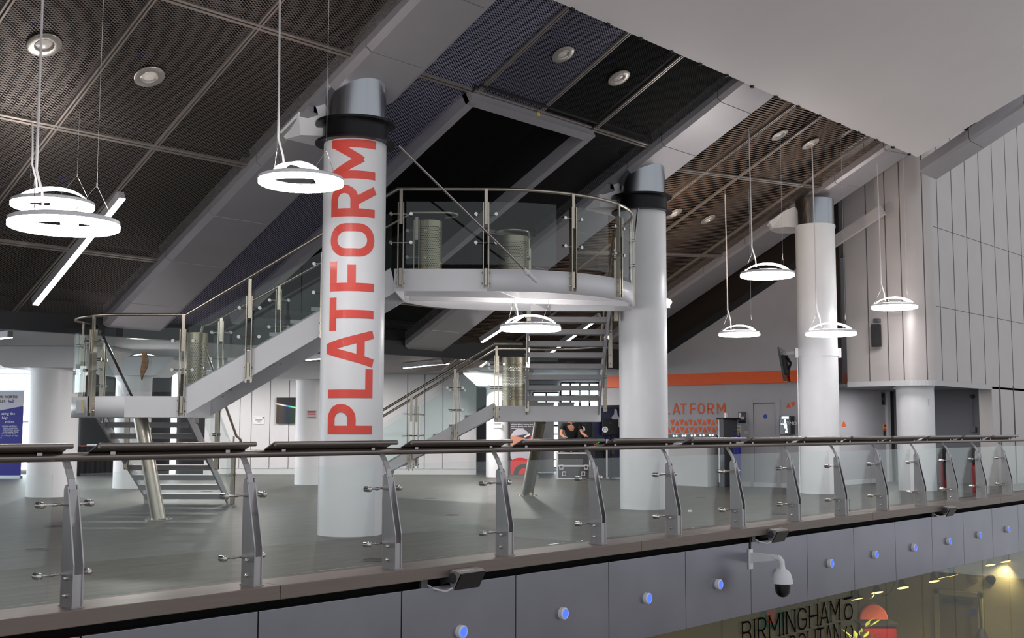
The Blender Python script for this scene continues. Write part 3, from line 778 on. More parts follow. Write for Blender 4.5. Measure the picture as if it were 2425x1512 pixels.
railtube([UV(-4.75, 17.7, ZR2 - .15), UV(-4.62, 17.36, za - .02), UV(-4.5, 17.33, za), UV(uat(978, 503, 17.33), 17.33, zb)] + loop, .02)
railtube([UV(-.32, 21.4, ZR2), UV(-3.2, 21.4, ZR2 - ZLA)], .024)
railtube([UV(.3, 21.3, ZR2 + .02), UV(.28, 19.0, onv(1215, 548, 18.8).z)] + [UV(.0 + .27 * math.cos(a), 18.9 - .27 * math.sin(a), onv(1215, 548, 18.8).z) for a in [PI * i / 8 for i in range(9)]], .02)
railtube([UV(-.32, 21.4, ZR2), UV(.2, 21.45, ZR2)], .022)
# posts: twin plates, stem, spider clamps
def stair_post(u, v, zd, ang, zrail, zlow=.27, full=True, rake=0.0):
    """ang = direction of the balustrade in the (u,v) plane"""
    d = (RT0 * math.cos(ang) + FH * math.sin(ang)); nrm = V((d.y, -d.x, 0)); 
    if nrm.dot(FH) > 0 and abs(math.sin(ang)) < .9: nrm = -nrm
    base = UV(u, v, zd) + nrm * .035; mb = MB(); up = V((0, 0, 1))
    for s in (-1, 1): mb.obox(base + d * (.037 * s) + up * ((.92 - zlow) / 2), d, nrm, up, .006, .033, (.92 + zlow) / 2)
    mb.obox(base + up * ((.62 + zrail - zd) / 2), d, nrm, up, .022, .012, (zrail - zd - .62) / 2)
    mb.obox(base + up * (-zlow / 2 + .02), d, nrm, up, .02, .02, zlow / 2 - .02)
    p = mb.build('baluster', 'steel_bronze', st)
    for z in (.36, .76):
        cl = MB(); c = base + up * z; cl.cyl(c - d * .14, c + d * .14, .008, 8)
        for s in (-1, 1): cl.cyl(c + d * (.14 * s) - nrm * .04, c + d * (.14 * s) + nrm * .02, .024, 12)
        cl.build('clamp', 'chrome', p)
    for z in (-.06, -.2):
        for s in (-1, 1): MB().ball(base + d * (.05 * s) + up * z, .014, 8).build('bolt', 'chrome', p)
def aang(i): return PI / 2 * i / 14
P_l = []
stair_post(-6.35, 17.12, ZLA, PI / 2, ZR2); stair_post(*LAND[4], ZLA, PI - .47, ZR2); stair_post(uat(432, 940, 16), 16.0, ZLA, 0, ZR2)
stair_post(uat(590, 850, 16), 16.0, onv(590, 850, 16).z - .06, 0, onv(590, 661, 16).z)
stair_post(uat(767, 750, 16), 16.0, onv(767, 745, 16).z - .06, 0, onv(767, 557, 16).z)
stair_post(uat(949, 640, 15.95), 15.95, ZPL, 0, ZR1); stair_post(uat(1151, 640, 15.95), 15.95, ZPL, 0, ZR1)
stair_post(*arcP[5], ZPL, aang(5), ZR1); stair_post(*arcP[9], ZPL, aang(9), ZR1); stair_post(1.87, 18.3, ZPL, PI / 2, ZR1)
for px, vv in ((1176, 21.4), (1078, 21.4), (975, 21.4)):
    for dv in (0, 1.42):
        u = uat(px, 900, vv); zz = ZLA - .02 - max(0, (-.32 - u)) * (ZLA / 2.88)
        stair_post(u - (.02 if dv else 0), vv + dv, zz, 0, zz + 1.1)
for t in (.1, .5, .92):
    v = 18.65 + 2.8 * t; z = ZPL + (ZLA - ZPL) * t
    stair_post(1.66, v, z, PI / 2, z + 1.1); stair_post(.24, v, z, PI / 2, z + 1.08)
for t in (.12, .55, .95):
    v = 17.5 + 2.85 * t; z = ZLA * (1 - t) + .05
    stair_post(-4.83, v, z, PI / 2, z + 1.02, .2); stair_post(-6.3, v, z, PI / 2, z + 1.02, .2)
for px in (525, 660, 985):
    z = onv(px, 0, 17.33); u = uat(px, 800, 17.33); zz = za - .98 + (zb - za) * (u + 4.5) / (uat(978, 503, 17.33) + 4.5)
    stair_post(u, 17.33, min(zz, ZPL), 0, min(zz, ZPL) + .97, .1)
# panes
def pane(pts2, z0s, z1s):
    mb = MB(); n = len(pts2)
    lo = [UV(u, v, z) for (u, v), z in zip(pts2, z0s)]; hi = [UV(u, v, z) for (u, v), z in zip(pts2, z1s)]
    for i in range(n - 1): mb.add([lo[i], lo[i + 1], hi[i + 1], hi[i]], [(0, 1, 2, 3)], n > 2)
    o = mb.build('glass_pane', 'glass_stair', st); return o
def lin(p, q, n=2): return [(p[0] + (q[0] - p[0]) * i / (n - 1), p[1] + (q[1] - p[1]) * i / (n - 1)) for i in range(n)]
def flatpane(p2, zd): pane(p2, [zd + .06] * len(p2), [zd + .94] * len(p2))
flatpane([(-5.36, 16.0), (uat(425, 940, 16), 16.0)], ZLA)
flatpane([LAND[3 + k] for k in range(2, 9)], ZLA); flatpane([LAND[2], LAND[3], LAND[4]], ZLA)
flatpane([(-6.35, 17.2), (-6.3, 17.5)], ZLA)
def slopepane(p, q, zd0, zd1, a=.1, b=.92): pane([p, q], [zd0 + a, zd1 + a], [zd0 + b, zd1 + b])
for pa, pb in ((444, 580), (600, 757), (777, 925)):
    ua, ub = uat(pa, 850, 16), uat(pb, 850, 16)
    f = lambda px: onv(px, 917 - (px - 440) * .582, 16).z
    slopepane((ua, 16.0), (ub, 16.0), f(pa), f(pb), -.02, .86 - .06)
flatpane([(uat(960, 640, 15.95), 15.95), (uat(1142, 640, 15.95), 15.95)], ZPL)
flatpane([(uat(1160, 640, 15.95), 15.95)] + arcP[:5], ZPL); flatpane(arcP[5:9], ZPL); flatpane(arcP[9:14], ZPL)
slopepane((1.66, 18.8), (1.66, 21.3), ZPL, ZLA); slopepane((.24, 19.0), (.24, 21.3), ZPL, ZLA)
for dv in (0, 1.42):
    for pa, pb in ((1168, 1085), (1070, 982), (968, 880)):
        ua, ub = uat(pa, 900, 21.4), uat(pb, 900, 21.4); zf = lambda u: ZLA - .02 - max(0, (-.32 - u)) * (ZLA / 2.88)
        slopepane((ua, 21.4 + dv), (ub, 21.4 + dv), zf(ua), zf(ub), .12, .9)
slopepane((-4.83, 17.8), (-4.83, 20.2), ZLA - .1, .1); slopepane((-6.3, 17.8), (-6.3, 20.2), ZLA - .1, .1)
ub0 = uat(978, 503, 17.33)
slopepane((-4.45, 17.33), (ub0, 17.33), za - .98, zb - .98, .12, .8)
flatpane([(1.6, 22.3), (.9, 22.9), (-.25, 22.9)], ZLA)
# perforated corner drums
def drum(u, v, r, z0, h, a0=0, a1=2 * PI):
    n = 24; mb = MB(); uv = []
    for i in range(n + 1):
        a = a0 + (a1 - a0) * i / n
        for z in (0, h):
            mb.v.append(UV(u + r * math.cos(a), v + r * math.sin(a), z0 + z)); uv.append((r * a, z))
    for i in range(n): mb.f.append([2 * i, 2 * i + 2, 2 * i + 3, 2 * i + 1]); mb.sm.append(True)
    mb.uv = uv; mb.build('perforated_screen', 'perforated', st)
drum(uat(1017, 600, 17.45), 17.45, .19, ZPL, onv(1017, 520, 17.25).z - ZPL, PI, 2 * PI)
drum(.0, 18.9, .275, ZPL, onv(1215, 556, 18.6).z - ZPL, PI, 2 * PI)
drum(uat(464, 850, 17.5), 17.5, .17, ZLA, onv(464, 787, 17.3).z - ZLA, PI * .8, 2 * PI)
drum(uat(1216, 900, 22.6), 22.6, .22, ZLA, onv(1216, 846, 22.4).z - ZLA, PI, 2 * PI)
# notices and the brown strip on the landing
nt_ = thing('notice_sheet', onv(228, 968, 16.02), 'small taped notice sheet on the curved white edge of the left landing', 'notice')
a_, b_ = LAND[7], LAND[8]
pn = UV(*LAND[6], 0); pm = UV(*LAND[5], 0); dd = (pn - pm).normalized(); nn = V((dd.y, -dd.x, 0)); nn = nn if nn.dot(FH) < 0 else -nn
nt_.location = (pn + pm) / 2 + nn * .025 + V((0, 0, ZLB + .06))
MB().obox(nt_.location + V((0, 0, .09)), dd, nn, (0, 0, 1), .11, .003, .09).build('sheet', 'paper', nt_)
MB().obox(nt_.location + V((0, 0, .1)) - dd * .07 + nn * .003, dd, nn, (0, 0, 1), .02, .003, .08).build('stripe', 'yellow_sign', nt_)
mb = MB(); q0 = onv(341, 835, 15.93); L_ = onv(341, 900, 15.93).z - q0.z
for i in range(6):
    t0, t1 = i / 6, (i + 1) / 6
    wf = lambda t: (.03 + .018 * math.sin(t * PI)) * (1 - .75 * max(0, t - .6) / .4)
    xs = lambda t: .02 * math.sin(t * 5)
    A0, A1 = q0 + RT0 * (xs(t0) - wf(t0)) + V((0, 0, L_ * t0)), q0 + RT0 * (xs(t0) + wf(t0)) + V((0, 0, L_ * t0)) - FH * .02
    B0, B1 = q0 + RT0 * (xs(t1) - wf(t1)) + V((0, 0, L_ * t1)), q0 + RT0 * (xs(t1) + wf(t1)) + V((0, 0, L_ * t1)) - FH * .02
    mb.add([A0, A1, B1, B0, A0 + FH * .03, A1 + FH * .03, B1 + FH * .03, B0 + FH * .03], [(0, 1, 2, 3), (4, 7, 6, 5), (0, 3, 7, 4), (1, 5, 6, 2)], True)
tag(mb.build('brown_strip', 'brown_strip', None, tuple(q0)), 'crumpled brown strip hanging against the glass of the left landing', 'strip')
# tie rods
def tierod(p, q, label):
    r = thing('tie_rod', p, label, 'rod', 'balcony tie rods'); MB().cyl(p, q, .016, 10).build('rod', 'steel', r)
    d = (q - p).normalized(); MB().cyl(q - d * .28, q, .03, 10, .03).ball(q - d * .2, .045, 10).build('fork_end', 'white_steel', r)
tierod(onv(944, 345, 14.55), onv(1272, 668, 15.9), 'long steel rod slanting from the lettered column collar to the balcony edge')
tierod(onv(1511, 490, 18.75), onv(1491, 686, 18.35), 'dark steel rod running down the front of the plain column to the balcony end')

# ================================================================== BALUSTRADE ALONG THE ATRIUM EDGE
PX = (172, 602, 936, 1204, 1425, 1605, 1758, 1891, 2002, 2100, 2190, 2266, 2334, 2395)
PYb = (1443, 1393, 1352, 1318, 1290, 1269, 1249, 1232, 1219, 1206, 1196, 1185, 1176, 1168)
XS = [ony(x, y, 7.80).x + .03 for x, y in zip(PX, PYb)]
XS = [XS[0] - 1.5] + XS + [XS[-1] + 1.5]
ZC1, ZC2 = ony(172, 1194, 7.99).z, ony(172, 1358, 7.99).z
rail = MB().cyl((1.0, YR, 1.087), (34, YR, 1.087), .032, 16)
rail_o = tag(rail.build('handrail', 'steel_dark', None, (10, YR, 1.08)), 'long round brushed steel handrail along the whole atrium balustrade', 'handrail')
def bal_post(x, label):
    r = thing('balustrade_post', (x, 7.88, .04), label, 'post', 'balustrade posts along the atrium edge')
    prof = [(7.79, .045), (7.79, .34), (7.905, .86), (7.915, .885), (7.935, .895), (7.955, .885), (7.965, .86), (7.965, .045)]
    for s in (-1, 1):
        MB().prism([(x + .036 * s - .006, y, z) for y, z in prof], (.012, 0, 0)).build('plate', 'steel_post', r, bevel=.003)
    MB().box(x - .05, x + .05, 7.78, 7.97, .04, .05).build('foot', 'steel_post', r)
    MB().box(x - .03, x + .03, 7.8, 7.955, .05, .27).build('bracket', 'steel_post', r)
    arm = MB(); pth = [(7.905, .62), (7.92, .85), (7.945, .93), (7.985, 1.0), (8.03, 1.06)]
    for a, b in zip(pth[:-1], pth[1:]): arm.beam((x, a[0], a[1]), (x, b[0], b[1]), .052, .016, (0, 1, .3))
    arm.box(x - .03, x + .03, 7.9, 7.96, .6, .86)
    arm.build('arm', 'steel_post', r)
    for z in (ZC1, ZC2):
        c = MB(); c.cyl((x - .2, 7.985, z), (x + .17, 7.985, z), .009, 10)
        for s, e in ((-1, .2), (1, .17)):
            c.cyl((x + s * .08, 7.985, z), (x + s * .11, 7.985, z), .014, 10)
            c.cyl((x + s * e, 7.965, z), (x + s * e, 8.02, z), .027, 14); c.ball((x + s * e, 7.965, z), .026, 10)
        c.build('clamp', 'chrome', r)
    b = MB()
    for z in (.12, .24):
        for s in (-1, 1): b.ball((x + .047 * s, 7.89, z), .016, 8)
    b.build('bolt', 'chrome', r)
for i, x in enumerate(XS[1:-1]):
    bal_post(x, '%s steel balustrade post from the left, twin plates with glass clamps' % ORD[i])
for i, (a, b) in enumerate(zip(XS[:-1], XS[1:])):
    g = MB().box(a + .1, b - .11, 7.995, 8.009, .075, ony(193, 1122, 8.0).z)
    tag(g.build('glass_panel', 'glass', None, ((a + b) / 2, 8.0, .07)), '%s clear glass balustrade panel from the left, clamped between steel posts' % ORD[i], 'glass panel', 'glass panels of the atrium balustrade')
LT = [(-140, 172), (235, 605), (652, 940), (975, 1212), (1240, 1430), (1455, 1618), (1640, 1766), (1785, 1897), (1909, 2012), (2018, 2108), (2114, 2192), (2202, 2276), (2285, 2345), (2353, 2412)]
for i, (pa, pb) in enumerate(LT):
    yl = 7.88; zt = ony(420, 1050, 7.88).z
    xa, xb = ony(pa, 1048 - pa * .003, yl).x, ony(pb, 1048 - pb * .003, yl).x
    r = thing('perch_ledge', ((xa + xb) / 2, YR, 1.12), '%s sloping steel perch ledge from the left, fixed along the handrail' % ORD[i], 'ledge', 'perch ledges along the handrail')
    mb = MB(); mb.prism([(xa, yl + .01, zt - .008), (xa, YR, 1.115), (xa, YR, 1.123), (xa, yl + .01, zt + .004)], (xb - xa, 0, 0)); mb.build('board', 'ledge_steel', r)
    MB().cyl((xa, yl, zt - .014), (xb, yl, zt - .014), .02, 12).build('nosing', 'steel_dark', r)
    for x in (xa + .18, xb - .18): MB().box(x - .02, x + .02, YR - .03, YR + .03, 1.1, 1.122).build('bracket', 'steel', r)

# ================================================================== LAMPS
def ring_lamp(px, py, wpx, arch_ang, label, D=.9, ceil_z=None, gap=.46, light=True, cable=True, side=-1, glow='lamp_glow', sheet=None):
    # distance from the apparent width of the ring
    d0 = ray(px, py); t = D * F_PX / wpx; c = EYEP + d0 * t
    r = thing('ring_lamp', c, label, 'lamp', 'hanging ring lamps')
    R = D / 2; Ri = R * .74; h = .048 * D / .9
    MB().lathe(c, [(Ri, -.012), (Ri + .008, -h * .7), (Ri + .02, -h), (R - .02, -h), (R, -h * .8), (R, 0)], 48).build('diffuser', glow, r)
    MB().lathe(c, [(R + .001, -.002), (R - .001, .03), (R - .02, .04), (R - .045, .042), (Ri + .03, .034), (Ri, -.01)], 48).build('rim', 'white_steel', r)
    MB().lathe(c, [(Ri + .03, .04), (R - .06, .046)], 48).build('top_diffuser', 'top_glow', r)
    ax = RT0 * math.cos(arch_ang) + FH * math.sin(arch_ang); bx = V((-ax.y, ax.x, 0)); mb = MB(); n = 14; H_ = .15 * D / .9
    prof = []
    for i in range(n + 1):
        a = PI * i / n; q = c + ax * (-(R - .07) * math.cos(a)) + V((0, 0, .02 + H_ * math.sin(a) ** 1.3)); prof.append(q)
    for a, b in zip(prof[:-1], prof[1:]):
        w_ = .075 * D / .9; mb.add([a - bx * w_, a + bx * w_, b + bx * w_, b - bx * w_, a - bx * w_ + V((0, 0, .02)), a + bx * w_ + V((0, 0, .02)), b + bx * w_ + V((0, 0, .02)), b - bx * w_ + V((0, 0, .02))], [(0, 1, 2, 3), (7, 6, 5, 4), (0, 4, 5, 1), (2, 6, 7, 3), (0, 3, 7, 4), (1, 5, 6, 2)], True)
    mb.build('arch', 'arch_glow', r)
    cz = ceil_z if ceil_z else rz(c.x, c.y, CD, sheet or 0)
    off = R * .56
    if cable:
        top = c - RT0 * off * 1.08; node = c - RT0 * off + V((0, 0, gap)); e = c - RT0 * off * .72 + V((0, 0, H_ * .8))
        pts = [V((top.x, top.y, cz)), V((top.x, top.y, (cz + node.z) / 2)) + RT0 * .012, node + V((0, 0, .12)), node, node + (e - node) * .5 + RT0 * .02 - V((0, 0, .02)), e]
        sm = []
        for a, b in zip(pts[:-1], pts[1:]):
            for k in range(4): sm.append(a + (b - a) * (k / 4))
        sm.append(pts[-1]); MB().tube(sm, .011, 8).build('cable', 'cable_white', r)
    w = MB()
    for s in (-1, 1):
        nd = c + RT0 * (off * 1.05 * s) + V((0, 0, gap * .72)); w.tube([V((nd.x, nd.y, cz)), nd], .0022, 5)
        for q in (-1, 1): w.tube([nd, c + RT0 * ((off + q * .1) * s) + FH * (q * R * .55) + V((0, 0, .03))], .0022, 5)
        w.cyl(nd - V((0, 0, .02)), nd + V((0, 0, .02)), .008, 8)
    w.build('wire', 'chrome', r)
    return r
ring_lamp(152, 530, 252, PI / 2 + .25, 'large ring lamp at far left, lower and nearer of the overlapping pair')
ring_lamp(125, 484, 188, .1, 'ring lamp at far left, upper and farther of the overlapping pair')
ring_lamp(713, 428, 200, 1.1, 'ring lamp overlapping the left edge of the red-lettered column')
ring_lamp(1256, 776, 144, 0, 'ring lamp hanging under the rounded balcony', ceil_z=ZPB + .05)
ring_lamp(1817, 650, 126, 0, 'ring lamp touching the left side of the television column', sheet=.1)
ring_lamp(1751, 791, 96, 0, 'smallest ring lamp, hanging in front of the grey wall above the orange band', D=.76, sheet=.1)
ring_lamp(1968, 789, 117, 0, 'ring lamp in front of the television column', sheet=.1)
ring_lamp(2118, 726, 106, 0, 'ring lamp in front of the ribbed wall above the dark speaker', ceil_z=7.2)
ring_lamp(341, 856, 84, .2, 'left of two ring lamps seen through the left landing glass', ceil_z=ZF, gap=.2, cable=False)
ring_lamp(399, 864, 84, .2, 'right of two ring lamps seen through the left landing glass', ceil_z=ZF, gap=.2, cable=False)
# uplighters on the columns that wash the beams
def uplight(p, aim, watts, label):
    r = thing('uplighter', p, label, 'uplighter', 'uplighters on the columns')
    MB().ball(p, .07, 14, (1, 1, .8)).build('shade', 'up_glow', r); MB().box(p.x - .03, p.x + .03, p.y - .03, p.y + .03, p.z - .1, p.z - .05).build('bracket', 'white_steel', r)
    l = bpy.data.lights.new('spot', 'SPOT'); l.energy = watts; l.color = (1, .8, .62); l.spot_size = math.radians(95); l.spot_blend = .8; l.shadow_soft_size = .06
    o = bpy.data.objects.new('spot', l); COL.objects.link(o); d = (V(aim) - p).normalized(); o.location = p + d * .12; o.rotation_euler = d.to_track_quat('-Z', 'Y').to_euler()
    o.location = o.location - p; o.parent = r
pu2 = onv(1581, 716, 19.4); uplight(pu2, (pu2.x + 2.6, pu2.y + 1.2, 5.2), 160, 'small bright uplighter at the right edge of the plain column')
# straight tube lights
def tube_light(p, q, label, w=.085, h=.1, hang=True):
    r = thing('strip_light', (p + q) / 2, label, 'light', 'straight strip lights'); up = NR if abs(p.z - q.z) > .2 else V((0, 0, 1))
    MB().beam(p + up * h / 2, q + up * h / 2, w, h, up).build('housing', 'beam_alu', r)
    MB().beam(p - up * .004, q - up * .004, w * .9, .012, up).build('diffuser', 'tube_glow', r)
    if hang:
        mb = MB()
        for t in (.12, .88):
            s = p + (q - p) * t; mb.tube([s + up * h, s + up * (h + .5)], .003, 5)
        mb.build('wire', 'chrome', r)
tube_light(roof(290, 470, -.35), roof(84, 722, -.35), 'strip light slanting beside the pair of ring lamps at far left')
tube_light(roof(1238, 749, -.25), roof(1141, 811, -.25), 'strip light on the dark ceiling left of the balcony ring lamp')
tube_light(roof(1422, 752, -.1), roof(1296, 842, -.1), 'strip light seen through the treads of the far flight')
tube_light(onz(-30, 806, ZF - .12), onz(24, 799, ZF - .12), 'strip light under the flat ceiling at the left picture edge')
tube_light(onz(958, 872, ZF - .12), onz(1070, 861, ZF - .12), 'strip light under the flat ceiling right of the red-lettered column')
tube_light(onz(727, 853, ZF - .12), onz(775, 849, ZF - .12), 'short strip light under the flat ceiling left of the red-lettered column')
# downlights with canisters behind the mesh
def downlight(px, py, wpx, g, label, dark=False, can=True):
    c = roof(px, py, CD - .03, g); D = wpx * (c - EYEP).dot(FW) / F_PX; R = D / 2
    r = thing('downlight', c, label, 'downlight', 'round recessed downlights')
    n = NR if g == 0 else V((-g, T, 1)).normalized()
    MB().lathe(c, [(R * .5, .03), (R * .52, -.002), (R * .55, -.007), (R * .58, -.002), (R * .97, -.002), (R, .002), (R, .012), (R * .5, .04)], 32, n).build('trim_ring', 'charcoal' if dark else 'downlight_trim', r)
    MB().lathe(c, [(0, .006), (R * .3, .008), (R * .5, .02)], 24, n).build('lens', 'charcoal' if dark else 'lens_white', r)
    if can:
        MB().lathe(c + n * .12, [(R * .45, 0), (R * .45, .3), (0, .3)], 20, n).lathe(c + n * .12, [(R * .3, 0), (R * .3, -.08)], 20, n).build('canister', 'silver', r)
        MB().lathe(c + n * .24, [(R * .455, 0), (R * .455, .07)], 20, n).build('band', 'blue_band', r)
for px, py, w_, g, lab, dk in ((105, 108, 80, 0, 'silver downlight in the top left corner of the mesh ceiling', False), (354, 183, 72, 0, 'downlight right of the far left one in the mesh ceiling', False),
        (160, 472, 58, 0, 'dark unlit round fitting behind the pair of ring lamps', True), (1334, 130, 56, 0, 'downlight in the bluish mesh panel of the middle bay', False), (1466, 186, 55, 0, 'downlight in the unlit mesh panel of the middle bay', False),
        (1847, 321, 44, .1, 'upper left downlight in the right bay', False), (1920, 342, 44, .1, 'upper right downlight in the right bay', False), (1597, 507, 42, .1, 'bright downlight beside the collar of the plain column', False), (1677, 521, 38, .1, 'lower right downlight in the right bay below the cross bar', False)):
    downlight(px, py, w_, g, lab, dk)

# ================================================================== FASCIA FITTINGS
for i, (px, py) in enumerate(((1098, 1497), (1339, 1455), (1538, 1420), (1707, 1385), (1850, 1359), (1971, 1335), (2077, 1313), (2168.6, 1297.5), (2251, 1281.5), (2323, 1266), (2390, 1252))):
    c = ony(px, py, 7.7); c.z = (c.z - .6) / 2; c.y = 7.75
    r = thing('fascia_light', c, '%s round blue light from the left on the metal fascia' % ORD[i], 'light', 'blue lights on the metal fascia')
    MB().lathe(c, [(.062, 0), (.062, .045), (.05, .055), (.047, .045)], 28, (0, -1, 0)).build('bezel', 'white_paint', r)
    MB().lathe(c, [(0, .056), (.03, .053), (.047, .045)], 24, (0, -1, 0)).build('lens', 'blue_glow', r)
def floodlight(px, py, label, k=1.0):
    c = ony(px, py, 7.62)
    r = thing('floodlight', c, label, 'floodlight', 'floodlights under the balustrade edge')
    hw = .17 * k; ax = V((1, 0, 0)); fn = V((0, -.8, -.45)).normalized(); up = V((0, -.45, .8)).normalized()
    b = MB(); hh = .09 * k
    b.prism([c - ax * hw + up * hh, c - ax * hw - up * hh, c - ax * hw - up * hh * .9 - fn * .05, c - ax * hw - up * hh * .2 - fn * .13, c - ax * hw + up * hh * .6 - fn * .12, c - ax * hw + up * hh - fn * .03], ax * (2 * hw)); b.build('body', 'flood_grey', r, bevel=.006)
    MB().obox(c + fn * .006, ax, up, fn, hw * .97, hh * .95, .006).build('glass_front', 'screen_black', r)
    e = MB(); e.lathe(c - ax * (hw + .006) - fn * .06, [(0, 0), (.05, 0), (.05, .008), (0, .008)], 16, ax)
    e.beam(c - ax * (hw + .01) - fn * .06, c - ax * (hw + .01) + V((0, .2, -.02)), .012, .05); e.beam(c + ax * (hw + .01) - fn * .06, c + ax * (hw + .01) + V((0, .2, -.02)), .012, .05)
    e.build('bracket', 'grey_metal', r)
    p = c - ax * (hw + .02) - up * hh * .7; MB().tube([p, p + V((-.06, .03, -.03)), p + V((-.15, .1, .0)), p + V((-.24, .16, .06))], .009, 8).build('cable', 'cable_white', r)
    MB().box(c.x - hw - .32, c.x - hw - .24, 7.76, 7.79, -.15, -.075).build('gland_plate', 'grey_metal', r)
floodlight(1112, 1375, 'grey floodlight under the kerb nearest the camera'); floodlight(1848, 1271, 'grey floodlight under the kerb above the white camera', .95); floodlight(2253, 1213, 'grey floodlight under the kerb farthest to the right', .9)
# dome camera on a bracket
cb = ony(1776, 1322, 7.75); cr = thing('security_camera', cb, 'white security camera with black dome on a wall bracket', 'camera')
MB().box(cb.x - .045, cb.x + .045, 7.73, 7.75, cb.z - .14, cb.z + .11).build('mount_plate', 'white_steel', cr, bevel=.004)
am = MB(); y1 = 7.75 - .42
am.prism([(cb.x - .028, 7.73, cb.z + .07), (cb.x - .028, y1, cb.z + .06), (cb.x - .028, y1, cb.z - .0), (cb.x - .028, 7.73, cb.z - .06)], (.056, 0, 0))
am.tube([(cb.x, y1 + .06, cb.z + .028), (cb.x, y1, cb.z + .024), (cb.x, y1 - .03, cb.z - .01), (cb.x, y1 - .035, cb.z - .1)], .036, 14)
am.build('arm', 'white_steel', cr, bevel=.004)
dc = V((cb.x, y1 - .035, cb.z - .07))
MB().lathe(dc, [(.036, .0), (.04, -.03), (.075, -.05), (.105, -.09), (.125, -.16), (.13, -.21), (.1, -.212), (0, -.212)], 32).build('shell', 'white_steel', cr)
MB().lathe(dc, [(.098, -.21), (.098, -.27), (.085, -.33), (.05, -.37), (0, -.385)], 32).build('dome', 'screen_black', cr)
MB().tube([(cb.x - .0, 7.745, cb.z + .11), (cb.x + .005, 7.745, cb.z + .2), (cb.x + .02, 7.77, cb.z + .3)], .012, 8).build('cable', 'black', cr)

# ================================================================== SHOP UNDER THE FLOOR
ZS0 = -4.3
struct(MB().box(-6, 40, 8.3, 16, -1.02, -.99).build('ceiling_shop', 'shop_wall'))
struct(MB().box(-6, 40, 7.0, 16, ZS0 - .1, ZS0).build('floor_shop', 'shop_floor'))
struct(MB().box(-6, 40, 14.0, 14.1, ZS0, -1.0).build('wall_shop', 'shop_wall'))
XSW = 25.2
sw = struct(MB().box(XSW, XSW + .1, 8.1, 14, ZS0, -1.0).build('wall_shop', 'shop_wall'))
dl, dr = onx(2226, 1410, XSW), onx(2318, 1420, XSW); dz = onx(2226, 1407, XSW).z
dd_ = struct(MB().box(XSW - .05, XSW, dr.y, dl.y, ZS0, dz).build('door_2', 'shop_door'))
MB().box(XSW - .08, XSW - .05, dr.y - .1, dr.y, ZS0, dz + .1).box(XSW - .08, XSW - .05, dl.y, dl.y + .1, ZS0, dz + .1).box(XSW - .08, XSW - .05, dr.y - .1, dl.y + .1, dz, dz + .1).build('door_frame', 'shop_wall', dd_)
MB().box(XSW - .12, XSW - .05, dl.y - .75, dl.y - .1, dz - .16, dz - .06).build('door_closer', 'brown_dark', dd_)
bs = onx(2306, 1451, XSW - .06); MB().lathe(bs, [(0, 0), (.07, 0), (.07, .01), (0, .01)], 20, (-1, 0, 0)).build('door_sign', 'blue_disc', dd_)
# shopfront glass in sheets
gx = [ony(x, 1450, 8.05).x for x in (1708, 1937, 2033, 2099, 2185, 2262, 2330, 2393)]
gx = [4, 7, 9.5] + gx + [gx[-1] + 2, gx[-1] + 6]
for i, (a, b) in enumerate(zip(gx[:-1], gx[1:])):
    tag(MB().box(a + .01, b - .01, 8.04, 8.055, ZS0, -1.02).build('shop_glass', 'shop_glass', None, ((a + b) / 2, 8.05, ZS0)), 'tall shopfront glass sheet below the fascia, %s from the left' % ORD[i], 'glass', 'shopfront glass sheets')
for px, lab in ((2180, 'second'), (1705, 'first')): pass
# shop lettering on the glass
sg = thing('shop_lettering', ony(1870, 1470, 8.03), 'dark serif BIRMINGHAM METROPOLITAN COLLEGE lettering on the shopfront glass', 'lettering')
xb0, xb1 = ony(1757, 1500, 8.03).x, ony(1989, 1440, 8.03).x
zt_, zb_ = ony(1985, 1420, 8.03).z, ony(1987, 1470, 8.03).z
def lay_text(s, x0, x1, z0, h, t, widths):
    tot = sum(widths.get(c, .62) for c in s) + .16 * (len(s) - 1); k = (x1 - x0) / tot; x = x0
    for c in s:
        wd = widths.get(c, .62)
        def fn(a, b, d, x=x): return V((x + a * k, 8.03 - .003 * d, z0 + b * h))
        letter_mesh(c, wd, .075, fn, True).build('letter', 'vinyl_black', sg); x += (wd + .16) * k
W_ = {'I': .14, 'M': .82, 'G': .74, 'H': .72, 'N': .7, 'A': .72, 'O': .78, 'L': .5, 'T': .6, 'E': .5, 'U': .7, 'P': .55}
lay_text('BIRMINGHAM', xb0, xb1, zb_, zt_ - zb_, .1, W_)
lay_text('METROPOLITAN', xb0, xb1, zb_ - (zt_ - zb_) * 1.12, zt_ - zb_, .1, W_)
xv = ony(1999, 1440, 8.03).x; zv0 = zb_ - (zt_ - zb_) * 1.12; zz_ = zv0
for c in 'COLLEGE':
    def fn(a, b, d, z=zz_): return V((xv + .28 - b * .28, 8.03 - .003 * d, z + a * .3))
    letter_mesh(c, .8, .09, fn).build('letter', 'vinyl_black', sg); zz_ += .31
